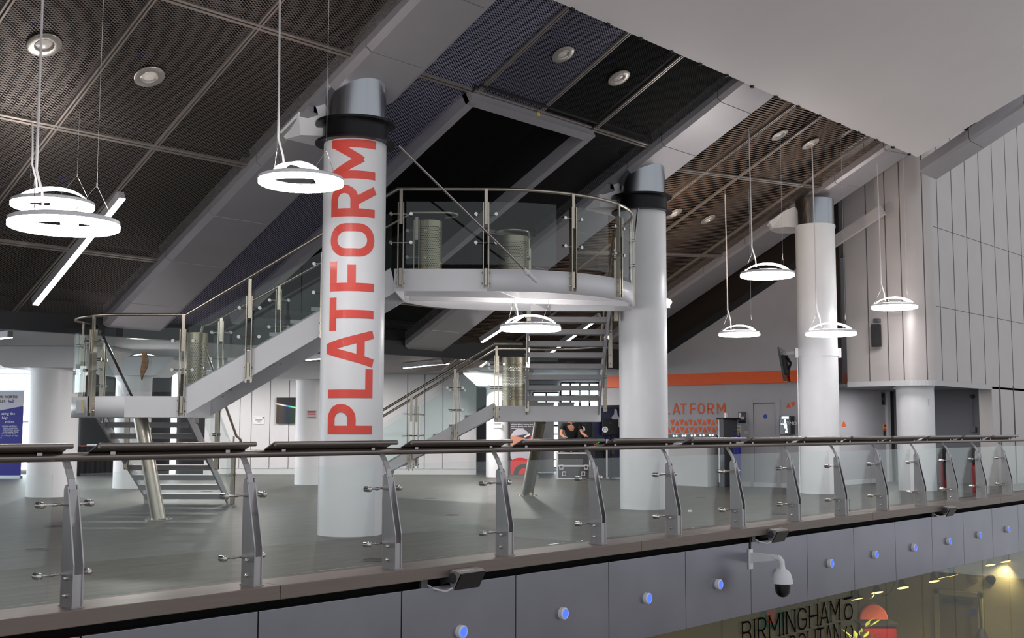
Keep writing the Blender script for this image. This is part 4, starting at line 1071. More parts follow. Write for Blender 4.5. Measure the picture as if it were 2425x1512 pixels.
# spot lamps
for i, (px, py, tl) in enumerate(((2028, 1412, .15), (2076, 1397, .4), (2137, 1386, .5), (2211, 1371, .5), (2231, 1362, 0), (2254, 1357, -.2), (2344, 1333, .5), (2380, 1325, .35))):
    c = ony(px, py, 8.6); r = thing('spot_lamp', V((c.x, c.y, -1.03)), '%s small spot lamp from the left behind the shop glass' % ORD[i], 'lamp', 'spot lamps in the shop')
    a = V((-.4 * tl, -.3, -1)).normalized(); b = V((c.x, c.y, c.z))
    MB().cyl((c.x, c.y, -1.03), b - a * .1, .018, 10).box(c.x - .05, c.x + .05, c.y - .02, c.y + .02, -1.05, -1.02).build('stem', 'black_metal', r)
    MB().lathe(b, [(.025, -.12), (.04, -.09), (.05, -.03), (.095, .05), (.09, .055), (.04, -.02)], 20, a).build('shade', 'black_metal', r)
    MB().lathe(b, [(.06, .035), (.09, .056), (.097, .052)], 20, a).lathe(b, [(.043, -.05), (.048, -.03)], 16, a).build('glow', 'spot_glow', r)
    l = bpy.data.lights.new('spot', 'SPOT'); l.energy = 150 if i < 6 else 50; l.color = (1, .84, .55); l.spot_size = math.radians(120); l.spot_blend = .8; l.shadow_soft_size = .05
    o = bpy.data.objects.new('spot', l); COL.objects.link(o); o.location = b + a * .08 - r.location; o.rotation_euler = (a + V((0, .55, 0))).to_track_quat('-Z', 'Y').to_euler(); o.parent = r
ct = MB(); cpts = [ony(x, y, 8.62) for x, y in ((2034, 1408), (2045, 1420), (2056, 1422), (2066, 1415), (2074, 1400))]; ct.tube(cpts, .01, 6)
ct.tube([ony(x, y, 8.62) for x, y in ((2083, 1400), (2092, 1410), (2102, 1410), (2114, 1396), (2119, 1378))], .01, 6)
tag(ct.build('cable', 'black', None, tuple(cpts[0])), 'thin dark cable looping between the left spot lamps in the shop', 'cable')
# things inside the shop
bt = onx(2070, 1470, 22.5); pb = ony(2070, 1470, 10.2); r = thing('pod_chair', V((pb.x, pb.y, ZS0)), 'coral high-backed round-topped pod chair inside the shop', 'chair')
mb = MB(); hgt = ony(2070, 1432, 10.2).z
prof = [(.29 * math.cos(a), hgt - .3 + .3 * math.sin(a)) for a in [PI * i / 12 for i in range(13)]]
mb.prism([V((pb.x, pb.y, 0)) + RT0 * x + V((0, 0, z)) for x, z in [(.29, ZS0 + .3)] + prof + [(-.29, ZS0 + .3)]], FH * .22); mb.build('backrest', 'coral', r, bevel=.04)
MB().obox(V((pb.x, pb.y, ZS0 + .38)) - FH * .3, RT0, FH, (0, 0, 1), .28, .33, .12).build('seat', 'red_paint', r, bevel=.03)
lg = MB()
for a in (-.22, .22):
    for b in (-.5, 0): lg.cyl(V((pb.x, pb.y, ZS0)) + RT0 * a + FH * b, V((pb.x, pb.y, ZS0 + .3)) + RT0 * a + FH * b, .02, 8)
lg.build('legs', 'black_metal', r)
q = ony(2075, 1492, 9.3); r = thing('display_box', V((q.x, q.y, ZS0)), 'red display cabinet in front of the coral pod chair', 'cabinet')
MB().obox((q.x, q.y, (q.z + .1 + ZS0) / 2), RT0, FH, (0, 0, 1), .3, .2, (q.z + .1 - ZS0) / 2).build('body', 'red_paint', r, bevel=.01)
MB().obox(V((q.x, q.y, q.z + .12)), RT0, FH, (0, 0, 1), .34, .24, .02).build('top', 'print_black', r)
q = ony(2040, 1498, 9.0); r = thing('potted_plant', V((q.x, q.y, ZS0)), 'yellow-green leafy plant just inside the shop glass', 'plant')
MB().lathe((q.x, q.y, ZS0), [(.2, 0), (.28, .5), (.25, .5), (0, .45)], 20).build('pot', 'print_black', r)
mb = MB(); rnd = random.Random(3)
for k in range(90):
    a = rnd.random() * 2 * PI; el = rnd.random(); h_ = .5 + (q.z + .15 - ZS0 - .5) * el; p = V((q.x + .33 * math.cos(a) * (1 - .4 * el) * rnd.random(), q.y + .33 * math.sin(a) * (1 - .4 * el) * rnd.random(), ZS0 + h_))
    d = V((math.cos(a), math.sin(a), .6)).normalized(); s = d.cross(V((0, 0, 1))).normalized() * .04
    mb.add([p, p + d * .1 + s, p + d * .22, p + d * .1 - s], [(0, 1, 2, 3)])
mb.build('foliage', 'foliage', r); MB().cyl((q.x, q.y, ZS0 + .4), (q.x, q.y, q.z), .025, 8).build('stem', 'brown_dark', r)
q = ony(1826, 1460, 8.5); r = thing('exit_sign', q, 'green framed sign behind the letters BIRM on the shop glass', 'sign')
MB().obox(q, RT0, FH, (0, 0, 1), .16, .03, .17).build('box', 'green_sign', r); MB().obox(q - FH * .035, RT0, FH, (0, 0, 1), .07, .006, .1).build('panel', 'orange', r)
for px, py, R_, m_, lab in ((2303, 1370, .13, 'shop_door', 'round pale smoke detector plate high on the shop side wall'), (2347, 1373, .1, 'black_metal', 'round dark loudspeaker high on the shop side wall')):
    q = onx(px, py, XSW - .01); r = thing('wall_disc', q, lab, 'wall fitting')
    MB().lathe(q, [(0, .03), (R_ * .5, .028), (R_, .012), (R_, 0)], 24, (-1, 0, 0)).build('disc', m_, r); MB().lathe(q, [(0, .034), (.02, .033), (.02, .02)], 12, (-1, 0, 0)).build('centre', 'print_red' if m_ == 'shop_door' else 'black', r)
q = onx(2325, 1500, XSW - .5); r = thing('vacuum_cleaner', V((q.x, q.y, ZS0)), 'upright silver and red vacuum cleaner by the shop door', 'vacuum cleaner')
zt2 = onx(2325, 1490, XSW - .5).z
MB().lathe((q.x, q.y, ZS0), [(.16, 0), (.17, .3), (.14, zt2 - ZS0 - .2), (.05, zt2 - ZS0), (0, zt2 - ZS0)], 20).build('body', 'grey_metal', r)
MB().cyl((q.x, q.y, zt2 - .1), (q.x + .02, q.y + .05, zt2 + .75), .02, 8).build('handle', 'print_black', r); MB().lathe((q.x, q.y, zt2 - .3), [(.13, 0), (.128, .09), (.115, .14)], 20).build('stripe', 'orange', r)

# ================================================================== END WALL DETAILS
wl = thing('wall_lettering', onx(1650, 970, XW - .01), 'orange PLATFORM lettering on the grey wall above the triangle pattern', 'lettering')
ztl, zbl = onx(1700, 955, XW).z, onx(1700, 981.5, XW).z
for c, pa, pb in (('P', 1552, 1566), ('L', 1572, 1586), ('A', 1593, 1610.4), ('T', 1611, 1626), ('F', 1634, 1647), ('O', 1653, 1668.6), ('R', 1675.4, 1690.4), ('M', 1698, 1717.6)):
    ya, yb = onx(pa, 970, XW).y, onx(pb, 970, XW).y; hh = ztl - zbl; k = (ya - yb) / hh
    def fn(x, y, d, ya=ya, hh=hh): return V((XW - .001 - .006 * d, ya - x * hh, zbl + y * hh))
    letter_mesh(c, k, .135, fn).build('letter', 'orange_letter', wl)
def tri(mb, p, xd, s, h, up):
    pts = [(-.5, 0), (.5, 0), (0, 1)] if up else [(-.5, 1), (.5, 1), (0, 0)]; out = []
    for i in range(3):
        a, b, c = pts[i - 1], pts[i], pts[(i + 1) % 3]
        for t in (0, 1):
            q = (a if t == 0 else c); out.append((b[0] + (q[0] - b[0]) * .14, b[1] + (q[1] - b[1]) * .14))
    n = V(xd).cross(V((0, 0, 1)))
    mb.prism([V(p) + V(xd) * (x * s) + V((0, 0, y * h)) for x, y in out], n * .006)
tp = thing('triangle_pattern', onx(1650, 1012, XW - .01), 'two rows of orange triangles on the wall above the coffee counter', 'pattern')
for row, (yt, yb_, x0, upf) in enumerate(((995, 1009, 1587, False), (1011.5, 1025.5, 1578, True))):
    for k in range(13):
        px = x0 + 5.3 + k * 10.72 if row == 0 else x0 + 5 + k * 10.72
        if px > 1717: continue
        q = onx(px, yb_ - (px - 1587) * .011, XW - .001); s = abs(onx(px + 5.6, 1000, XW).y - onx(px - 5.6, 1000, XW).y); h = abs(onx(px, yt, XW).z - onx(px, yb_, XW).z)
        mb = MB(); tri(mb, q, (0, -1, 0), s, h, (k % 2 == 0) == upf); mb.build('triangle', 'orange', tp)
for lst, xd, lab in (([(1867.5, 966, True), (1878.5, 966, False)], (0, -1, 0), 'pair of orange triangles on the wall above the lit menu box'), ([(1985.5, 1010.5, False), (1998.5, 1010.5, True)], (1, 0, 0), 'pair of orange triangles on the wall right of the television column')):
    f = (lambda a, b: onx(a, b, XW - .001)) if xd[0] == 0 else (lambda a, b: ony(a, b, YC - .001))
    r = thing('triangle_pattern', f(*lst[0][:2]), lab, 'pattern')
    for px, py, u_ in lst:
        mb = MB(); q = f(px, py); s = (f(px + 6, py) - f(px - 6, py)).length; h = (f(px, py - 13.5) - q).length; tri(mb, q, xd, s, h, u_); mb.build('triangle', 'orange', r)
# coffee counter
y0, y1 = onx(1588, 1036, XW).y + .9, onx(1716, 1036, XW).y; zc = 1.06
cc = thing('coffee_counter', (XW - .4, (y0 + y1) / 2, 0), 'white coffee counter against the end wall below the orange triangles', 'counter')
MB().box(XW - .75, XW - .02, y1, y0, 0, zc - .06).build('body', 'wall_white', cc)
MB().box(XW - .8, XW - .02, y1 - .03, y0, zc - .06, zc).build('worktop', 'grey_metal', cc)
sh = MB(); sh.box(XW - .35, XW - .02, y1, y0, zc, zc + .1); sh.build('back_shelf', 'grey_metal', cc)
lt = MB()
for px in (1595, 1602, 1616.5, 1623, 1638, 1645, 1659, 1666, 1680.5, 1687.5, 1702, 1709):
    q = onx(px, 1033 - (px - 1595) * .018, XW - .36); lt.ball(q, .018, 8)
lt.build('button_light', 'small_glow', cc)
y2, y3 = onx(1717, 1000, XW - .3).y, onx(1731, 1000, XW - .3).y; zt3 = onx(1724, 990, XW - .3).z
fr = thing('steel_cupboard', (XW - .3, (y2 + y3) / 2, 0), 'tall stainless steel cupboard at the right end of the coffee counter', 'cupboard')
MB().box(XW - .62, XW - .02, y3, y2 - .01, 0, zt3 - .03).build('body', 'grey_metal', fr, bevel=.008); MB().box(XW - .68, XW - .02, y3 - .06, y2 + .0, zt3 - .03, zt3).build('top', 'black_metal', fr)
MB().box(XW - .635, XW - .62, y2 - .05, y2 - .02, .1, zt3 - .05).build('edge', 'white_steel', fr)
q = onx(1720, 989, XW - .4); tag(MB().lathe((q.x, q.y, zt3), [(.045, 0), (.045, .11), (.04, .115), (0, .115)], 16).build('tin', 'steel_bronze', None, (q.x, q.y, zt3)), 'small round tin on top of the steel cupboard', 'tin')
def wall_sheet(name, px0, py0, px1, py1, f, mat_, label, cat, extra=()):
    a, b = f(px0, py0), f(px1, py1); c = (a + b) / 2; r = thing(name, c, label, cat)
    xd = V((b.x - a.x, b.y - a.y, 0)); w_ = xd.length; xd.normalize(); nn = xd.cross(V((0, 0, 1))); h = abs(a.z - b.z)
    MB().obox(c + nn * .006, xd, nn, (0, 0, 1), w_ / 2, .006, h / 2).build('sheet', mat_, r)
    for (u0, u1, v0, v1, m_) in extra:
        MB().obox(c + xd * (w_ * ((u0 + u1) / 2 - .5)) + V((0, 0, h * ((v0 + v1) / 2 - .5))) + nn * .014, xd, nn, (0, 0, 1), w_ * (u1 - u0) / 2, .003, h * (v1 - v0) / 2).build('print', m_, r)
    return r
fX = lambda a, b: onx(a, b, XW - .002)
fY = lambda a, b: ony(a, b, YC - .002)
fB = lambda a, b: onv(a, b, VB - .003)
wall_sheet('poster', 1749, 976, 1766.5, 1002, fX, 'print_grey', 'dark photographic poster on the grey wall left of the door', 'poster', ((.1, .4, .45, .9, 'print_white'), (.3, .8, .3, .55, 'banner_grey'), (.35, .5, .55, .75, 'print_red'), (0, 1, 0, .12, 'print_black')))
wall_sheet('notice_sheet', 1762, 1006, 1774, 1028, fX, 'wall_white', 'white printed notice on the wall below the dark poster', 'notice', tuple((.1, .85, .85 - .09 * k, .88 - .09 * k, 'print_grey') for k in range(7)))
wall_sheet('notice_sheet', 1745, 1008, 1755, 1026, fX, 'wall_white', 'smaller pale notice left of the printed notice under the poster', 'notice', ((.2, .7, .1, .4, 'yellow_sign'), (.1, .8, .7, .74, 'print_grey'), (.1, .8, .6, .64, 'print_grey')))
d0, d1 = onx(1785, 1000, XW), onx(1838, 1000, XW); zd = onx(1785, 955.5, XW).z
dr_ = struct(MB().box(XW - .012, XW, d1.y, d0.y, 0, zd).build('door_3', 'wall_grey'))
MB().box(XW - .03, XW, d0.y, d0.y + .1, 0, zd + .09).box(XW - .03, XW, d1.y - .1, d1.y, 0, zd + .09).box(XW - .03, XW, d1.y + .001, d0.y - .001, zd + .01, zd + .09).build('door_frame', 'wall_grey', dr_)
MB().box(XW - .014, XW, d1.y, d1.y + .012, 0, zd).box(XW - .014, XW, d0.y - .012, d0.y, 0, zd).box(XW - .014, XW, d1.y, d0.y, zd - .012, zd).build('door_gap', 'seam', dr_)
q = onx(1812.5, 987, XW - .013); MB().lathe(q, [(0, .004), (.05, .004), (.05, 0)], 20, (-1, 0, 0)).build('door_sign', 'blue_disc', dr_)
# lit menu box
mx_ = thing('menu_box', onx(1859, 1008, XW - .1), 'black lit menu display box on the wall beside the television column', 'display')
a, b = onx(1846, 986, XW - .2), onx(1872.5, 1030, XW - .2); c = (a + b) / 2; w2, h2 = (a.y - b.y) / 2, (a.z - b.z) / 2
MB().box(XW - .2, XW, c.y - w2, c.y + w2, c.z - h2, c.z + h2).build('case', 'screen_black', mx_, bevel=.01)
for (u0, u1, v0, v1) in ((.2, .55, .86, .98), (.55, .85, .86, .98), (.4, .6, .62, .84), (.1, .7, .52, .6), (.42, .68, .34, .52), (.55, .7, .22, .34), (.5, .72, .1, .2)):
    MB().box(XW - .206, XW - .2, c.y + w2 - 2 * w2 * u1, c.y + w2 - 2 * w2 * u0, c.z - h2 + 2 * h2 * v0, c.z - h2 + 2 * h2 * v1).build('lit_print', 'menu_glow', mx_)
text_mesh('word', 'ULTIMO', .11, (XW - .21, c.y + w2 * .85, c.z + h2 * .02), (0, -1, 0), (0, 0, 1), 'print_white', mx_)
# blue box by the counter
q = onx(1744, 1040, XW - .45); r = thing('blue_jug', V((q.x, q.y, 0)), 'dark blue drinks cooler standing below the pale notices', 'cooler'); zq = onx(1744, 1032, XW - .45).z
MB().lathe((q.x, q.y, 0), [(.09, 0), (.09, zq - .02), (.07, zq), (0, zq)], 20).build('body', 'navy_print', r); MB().tube([(q.x, q.y - .09, zq - .02), (q.x, q.y - .07, zq + .1), (q.x, q.y + .07, zq + .1), (q.x, q.y + .09, zq - .02)], .008, 6).build('handle', 'print_black', r)
# television on the column
tvc = UV(uat(1857, 866, 24.3), 24.3, onv(1857, 866, 24.3).z); tv = thing('television', tvc, 'black flat television seen from behind on a bracket at the white column', 'television')
dxy = (RT0 * .33 + FH * .944).normalized(); upv = (V((0, 0, 1)) * .985 - RT0 * .16).normalized(); nb = dxy.cross(upv).normalized()
MB().obox(tvc, dxy, upv, nb, .52, .35, .022).build('panel', 'screen_black', tv, bevel=.008)
MB().obox(tvc + nb * .04, dxy, upv, nb, .3, .2, .025).build('back_cover', 'black', tv, bevel=.008)
ca = UV(5.88, 23.85, onv(1880, 835, 23.8).z)
pm = MB(); pm.beam(ca, tvc + nb * .05 + upv * .24, .06, .07); pm.build('arm', 'white_steel', tv); MB().tube([tvc + nb * .06 + upv * .22, tvc + nb * .14 + upv * .02, tvc + nb * .07 - upv * .1], .03, 8).build('cable', 'black', tv)
zs = [onv(1930, y, 23.4).z for y in (842, 824)]
MB().lathe((CX3[0], CX3[1], 0), [(.405, zs[0]), (.412, zs[0]), (.412, zs[1]), (.405, zs[1])], 40).build('strap', 'white_paint', tv)
for s, dd in ((-1, .44), (1, .44)):
    c = V((CX3[0], CX3[1], (zs[0] + zs[1]) / 2)) + RT0 * (s * dd); MB().obox(c, RT0, FH, (0, 0, 1), .03, .05, .1).build('clamp_plate', 'white_steel', tv)
MB().cyl(V((CX3[0], CX3[1], 0)) - RT0 * .42, V((CX3[0], CX3[1], zs[0])) - RT0 * .42, .012, 8).build('cable_duct', 'white_paint', tv)
# dark speaker on the ribbed wall
q = onx(2075, 795, XP - .12); r = thing('wall_speaker', q, 'tall narrow black speaker on the left part of the ribbed wall', 'speaker'); hz = (onx(2075, 769, XP - .12).z - onx(2075, 822, XP - .12).z) / 2
MB().obox(q, (0, 1, 0), (1, 0, 0), (0, 0, 1), .09, .06, hz).build('cabinet', 'black', r, bevel=.006); MB().obox(q - V((.063, 0, 0)), (0, 1, 0), (1, 0, 0), (0, 0, 1), .08, .004, hz * .96).build('grille', 'charcoal', r)
MB().beam(q + V((0, 0, hz)), q + V((.0, 0, hz + .07)), .02, .04).box(q.x - .04, XP, q.y - .06, q.y + .04, q.z + hz + .04, q.z + hz + .12).build('bracket', 'grey_metal', r)
# lobby fittings
r = wall_sheet('lift_indicator', 2087, 930, 2097, 960, fY, 'grey_metal', 'grey metal plate with two dark round lights beside the lift door', 'panel')
for y in (938, 953):
    q = ony(2092, y, YC - .02); MB().lathe(q, [(0, .004), (.05, .004), (.05, 0)], 16, (0, -1, 0)).build('light', 'black', r)
wall_sheet('warning_sign', 2090.5, 1003, 2099, 1021, fY, 'yellow_sign', 'yellow and red warning sign on the lobby wall', 'sign', ((0, 1, 0, .32, 'print_red'), (.25, .75, .5, .85, 'print_red'), (.38, .62, .6, .75, 'yellow_sign')))
wall_sheet('call_button', 2092, 1022, 2098, 1037, fY, 'brown_dark', 'narrow dark lift call plate under the warning sign', 'panel')
q = V((24.49, 10.15, onv(2193, 953, 24.5).z)) - V((24.49, 10.15, 0)).normalized() * .36 + RT0 * .17; r = thing('wall_socket_box', q, 'small white control box on the column under the ribbed wall', 'control box')
MB().obox(q, RT0, FH, (0, 0, 1), .045, .04, .07).build('box', 'white_paint', r); MB().obox(q + RT0 * .08, RT0, FH, (0, 0, 1), .04, .02, .07).build('cover', 'wall_white', r)
q = onx(2302, 940, 28.2); qb = onx(2299, 1018, 28.2); r = thing('pull_cord', q, 'thin pull cord hanging with a small box in the grey recess', 'cord')
MB().cyl(q, (q.x, q.y, qb.z), .006, 6).build('cord', 'grey_metal', r); MB().obox((q.x, q.y, qb.z), (0, 1, 0), (1, 0, 0), (0, 0, 1), .06, .03, .06).build('box', 'grey_metal', r); MB().ball(q, .05, 8).build('rose', 'grey_metal', r)
for px, py, lab in ((2238, 1158, 'left of two red and black fire extinguishers in the grey recess'), (2312, 1168, 'right of two red and black fire extinguishers in the grey recess')):
    q = onz(px, py, 0); k = (q - EYEP).length; r = thing('fire_extinguisher', q, lab, 'fire extinguisher', 'fire extinguishers in the recess')
    MB().lathe(q, [(.085, 0), (.085, .52), (.05, .6), (.02, .62)], 20).build('cylinder', 'red_paint', r); MB().lathe(q, [(.12, .62), (.13, .72), (.1, .88), (.03, .92), (0, .92)], 16).build('cover', 'print_black', r)
    MB().tube([q + V((.03, 0, .64)), q + V((-.1, -.05, .55)), q + V((-.11, -.05, .2))], .012, 8).build('hose', 'black', r)

q = onz(1594, 1143, 0); r = thing('fire_extinguisher', q, 'red fire extinguisher half hidden behind the plain column', 'fire extinguisher')
MB().lathe(q, [(.09, 0), (.09, .5), (.05, .58), (.02, .6)], 20).build('cylinder', 'red_paint', r); MB().lathe(q, [(.02, .6), (.03, .66), (0, .68)], 12).box(q.x - .02, q.x + .02, q.y - .08, q.y + .02, .64, .67).build('valve', 'print_black', r)
q = HP(HX0 + (HX1 - HX0) * .52, HY0 - .07, -.1); tag(MB().box(q.x - .03, q.x + .03, q.y - .012, q.y, q.z - .02, q.z + .05).build('sticker', 'yellow_sign', None, tuple(q)), 'tiny yellow sticker on the frame of the dark ceiling opening', 'sticker')
# ================================================================== HALL, LEFT SIDE
def quad_on(v, px0, py0, px1, py1): return onv(px0, py0, v), onv(px1, py1, v)
b0, b1 = onv(-56, 1132, 30), onv(57, 927, 30)
bn = thing('roller_banner', onz(0, 1132.5, 0), 'blue and grey roller banner with vision text at the left picture edge', 'banner')
bz = b1.z; bw0, bw1 = b0.dot(RT0), b1.dot(RT0)
def bp(u, z, d=0): return UV(u, 30 - d, z)
fbox(MB(), bw0, bw1, 30, 30.01, .06, bz).build('sheet', 'banner_grey', bn)
zl, zr2 = onv(0, 972, 30).z, onv(57, 962, 30).z
mb = MB(); mb.prism([bp(bw0, .08, .004), bp(bw1, .08, .004), bp(bw1, zr2, .004), bp(bw0, zl - (zr2 - zl) * 1.0, .004)], FH * .003); mb.build('print', 'navy_print', bn)
fbox(MB(), bw0 - .02, bw1 + .02, 29.98, 30.03, bz, bz + .035).build('top_bar', 'silver', bn); fbox(MB(), bw0 - .02, bw1 + .02, 29.93, 30.07, 0.0, .07).build('base', 'silver', bn)
def btxt(nm, s, pxr, py, capx, m_, al='RIGHT', v=30, par=None):
    p = onv(pxr, py, v) - FH * .008; sz = capx / (F_PX / v) / .7
    return text_mesh(nm, s, sz, p, RT0, (0, 0, 1), m_, par or bn, al)
btxt('heading', 'WC NORTH', 41, 943.5, 6, 'print_black'); btxt('logo', 'LM', 12, 954, 6.5, 'print_black'); btxt('logo', 'hs2', 33, 954, 7, 'navy_print')
btxt('slogan', 'using the', 36, 983, 6.5, 'print_white'); btxt('slogan', 'high', 20, 993, 6.5, 'print_white'); btxt('slogan', 'vision', 33, 1002.5, 6.5, 'print_white')
for k, (s, e) in enumerate((('expertise and distinct', 40), ('national construction', 42), ('of the LM joint venture,', 46), ('on the Enabling Works', 44), ('are to proudly deliver', 39), ('our challenges that high', 42), ('speed.', 5))): btxt('small_print', s, e, 1011 + k * 4.6, 2.8, 'print_white')
# table with black cloth
tb = onz(245, 1126, 0); t = thing('cloth_table', tb, 'table under a black cloth behind the left landing', 'table'); ut, vt = tb.dot(RT0), tb.dot(FH); tz = onv(245, 1058, vt - .3).z
us = [uat(x, 1100, vt) for x in (187, 312)]; mb = MB(); n = 40; lo, hi = [], []
for i in range(n + 1):
    u = us[0] + (us[1] - us[0]) * i / n; w_ = .025 * math.sin(i * 1.7) + .015 * math.sin(i * .9)
    lo.append(UV(u, vt - .35 + w_, 0.0)); hi.append(UV(u, vt - .35, tz))
for i in range(n): mb.add([lo[i], lo[i + 1], hi[i + 1], hi[i]], [(0, 1, 2, 3)], True)
mb.obox(UV(sum(us) / 2, vt, tz / 2), RT0, FH, (0, 0, 1), (us[1] - us[0]) / 2, .33, tz / 2); mb.build('cloth', 'cloth_black', t)
q = onv(219, 1053, vt - .1); tag(MB().obox((q.x, q.y, tz + .03), RT0, FH, (0, 0, 1), .13, .1, .03).build('folded_bag', 'paper', None, (q.x, q.y, tz), bevel=.02), 'pale folded bag lying on the black cloth table', 'bag')
q = onv(197, 1057, vt - .15); tag(MB().obox((q.x, q.y, tz + .012), RT0, FH, (0, 0, 1), .08, .06, .012).build('leaflet', 'orange', None, (q.x, q.y, tz)), 'orange leaflet lying beside the pale bag on the table', 'leaflet')
wp = MB()
for a, b in ((404, 416), (276, 298)): fbox(wp, uat(a, 1000, VB), uat(b, 1000, VB), VB + .02, VB + .1, 0, ZF)
struct(wp.build('trim_11', 'daylight_pane'))  # white posts made to glow like the panes, brightness put into the surface
# screen and notices on the curved white wall
a, b = onv(655, 942, VB - .06), onv(722, 1004, VB - .06); sc_ = thing('wall_screen', (a + b) / 2, 'square dark screen with a rainbow streak on the white back wall', 'screen')
ss = MB().add([V((-.5, 0, -.5)), V((.5, 0, -.5)), V((.5, 0, .5)), V((-.5, 0, .5)), V((-.5, .04, -.5)), V((.5, .04, -.5)), V((.5, .04, .5)), V((-.5, .04, .5))], [(0, 1, 2, 3), (7, 6, 5, 4), (0, 4, 5, 1), (1, 5, 6, 2), (2, 6, 7, 3), (3, 7, 4, 0)]).build('display', 'rainbow_screen')
ss.parent = sc_; ss.rotation_euler = (0, 0, YAW - PI / 2); ss.scale = ((b - a).dot(RT0), 1, a.z - b.z)
wall_sheet('notice_sheet', 600, 987, 626, 1005, fB, 'paper', 'white notice with coloured logos left of the rainbow screen', 'notice', ((.03, .28, .78, .9, 'yellow_sign'), (.82, .95, .74, .94, 'blue_disc'), (.2, .8, .55, .62, 'print_red'), (.2, .8, .4, .46, 'print_grey'), (.4, .65, .25, .3, 'print_grey')))
def col_notice(c, r, px, py, wpx, hpx, label, lines):
    l = c.location; d = V((-l.x, -l.y, 0)).normalized(); v0 = l.dot(FH) - r; q = onv(px, py, v0 + .03); s = F_PX / v0
    r_ = thing('notice_sheet', q, label, 'notice'); off = math.asin(max(-.95, min(.95, (q - l).dot(RT0) / r)))
    xd = (RT0 * math.cos(off) + FH * math.sin(off)); nn = xd.cross(V((0, 0, 1))); q2 = V((l.x, l.y, q.z)) + nn * (r + .012); r_.location = q2
    MB().obox(q2, xd, nn, (0, 0, 1), wpx / s / 2, .003, hpx / s / 2).build('sheet', 'paper', r_)
    for k, m_ in enumerate(lines): MB().obox(q2 + nn * .004 + V((0, 0, hpx / s * (.32 - .16 * k))), xd, nn, (0, 0, 1), wpx / s * .4, .002, hpx / s * .035).build('print', m_, r_)
col_notice(colF1, .33, 738, 982, 24, 22, 'white notice with red print on the column left of the lettered one', ('print_grey', 'print_red', 'print_red', 'print_red', 'print_red'))
col_notice(colF2, .33, 1178, 1007, 22, 14, 'small white notice on the column left of the record player banner', ('print_grey', 'print_grey', 'print_grey'))
col_notice(colL, .447, 163, 972, 10, 26, 'narrow notice with red lines on the thick far left column', ('print_grey', 'print_red', 'print_red', 'print_red', 'print_red'))
q = onz(1026, 1124, 0); r = thing('steel_bin', q, 'round stainless steel bin standing by the white back wall', 'bin'); hz = onv(1026, 1075, q.dot(FH)).z
MB().lathe(q, [(.155, 0), (.155, hz), (.145, hz), (.145, hz - .05)], 24).build('body', 'silver', r); MB().lathe(q, [(.158, hz - .06), (.162, hz - .04), (.158, hz - .02)], 24).build('rim', 'steel', r)
for i, (px, py, lab) in enumerate(((85, 1303, 'round floor socket lid nearest the left picture edge'), (127, 1248, 'round floor socket lid beyond the leftmost one'), (885, 1328, 'round floor socket lid right in front of the lettered column'), (1018, 1181, 'round floor socket lid behind the third balustrade post'), (1070, 1221, 'round floor socket lid between the third and fourth posts'), (490, 1165, 'round floor socket lid under the left lower stair flight'), (1660, 1180, 'round floor socket lid in front of the end wall'), (1845, 1218, 'round floor socket lid left of the television column foot'))):
    q = onz(px, py, 0); r = thing('floor_socket', q, lab, 'floor socket', 'floor socket lids'); MB().lathe(q, [(.13, 0), (.13, .004), (.115, .005)], 28).build('ring', 'grey_metal', r); MB().lathe(q, [(.115, .003), (0, .003)], 28).build('lid', 'seam_dark', r)
for px, py, lab in ((1634, 1213, 'small crumpled paper scrap with a red spot on the floor'), (1706, 1207, 'small pale paper scrap on the floor right of the red-spotted one')):
    q = onz(px, py, 0); mb = MB(); mb.prism([q + V((-.05, 0, 0)), q + V((.02, -.03, 0)), q + V((.06, .02, 0)), q + V((.0, .04, 0))], (.01, .01, .025)); tag(mb.build('paper_scrap', 'paper', None, tuple(q)), lab, 'paper')

# ================================================================== STAGE AREA, BACK RIGHT
vb = onz(1240, 1132, 0).dot(FH); zt = 2.05; u0, u1 = uat(1208, 1100, vb), uat(1274, 1100, vb)
bn2 = thing('roller_banner', UV((u0 + u1) / 2, vb, 0), 'grey and red roller banner showing a record player, behind the leaning steel leg', 'banner')
fbox(MB(), u0, u1, vb, vb + .01, .06, zt).build('sheet', 'print_grey', bn2); fbox(MB(), u0 - .02, u1 + .02, vb - .07, vb + .07, 0, .07).build('base', 'silver', bn2)
def disc(par, px, py, rpx, m_, d, r2=0, a0=0, a1=2 * PI, nm='print'):
    c = onv(px, py, vb) - FH * d; s = rpx / (F_PX / vb); pts = [c + RT0 * (s * math.cos(a0 + (a1 - a0) * i / 32)) + V((0, 0, s * math.sin(a0 + (a1 - a0) * i / 32))) for i in range(33)]
    pts = [p + RT0 * max(0, u0 + .01 - p.dot(RT0)) - RT0 * max(0, p.dot(RT0) - u1 + .01) + V((0, 0, max(0, .08 - p.z))) for p in pts]
    MB().prism(pts, FH * .001).build(nm, m_, par)
def poly(par, pl, m_, d):
    MB().prism([onv(x, y, vb) - FH * d for x, y in pl], FH * .001).build('print', m_, par)
disc(bn2, 1232, 1038, 22, 'banner_grey', .004, a0=.15 * PI, a1=.95 * PI); disc(bn2, 1232, 1075, 24, 'banner_grey', .004); disc(bn2, 1232, 1122, 37, 'print_red', .007); disc(bn2, 1240, 1124, 24, 'print_grey', .01); disc(bn2, 1244, 1126, 17, 'print_red', .013); disc(bn2, 1246, 1128, 7, 'print_black', .016)
poly(bn2, [(1209, 1033), (1222, 1034), (1240, 1038), (1244, 1040), (1232, 1043), (1242, 1046), (1228, 1050), (1209, 1063)], 'print_skin', .01); poly(bn2, [(1241, 1034), (1254, 1027), (1256, 1031), (1243, 1037)], 'print_white', .012); poly(bn2, [(1262, 1028), (1262, 1043), (1250, 1043)], 'print_red', .012)
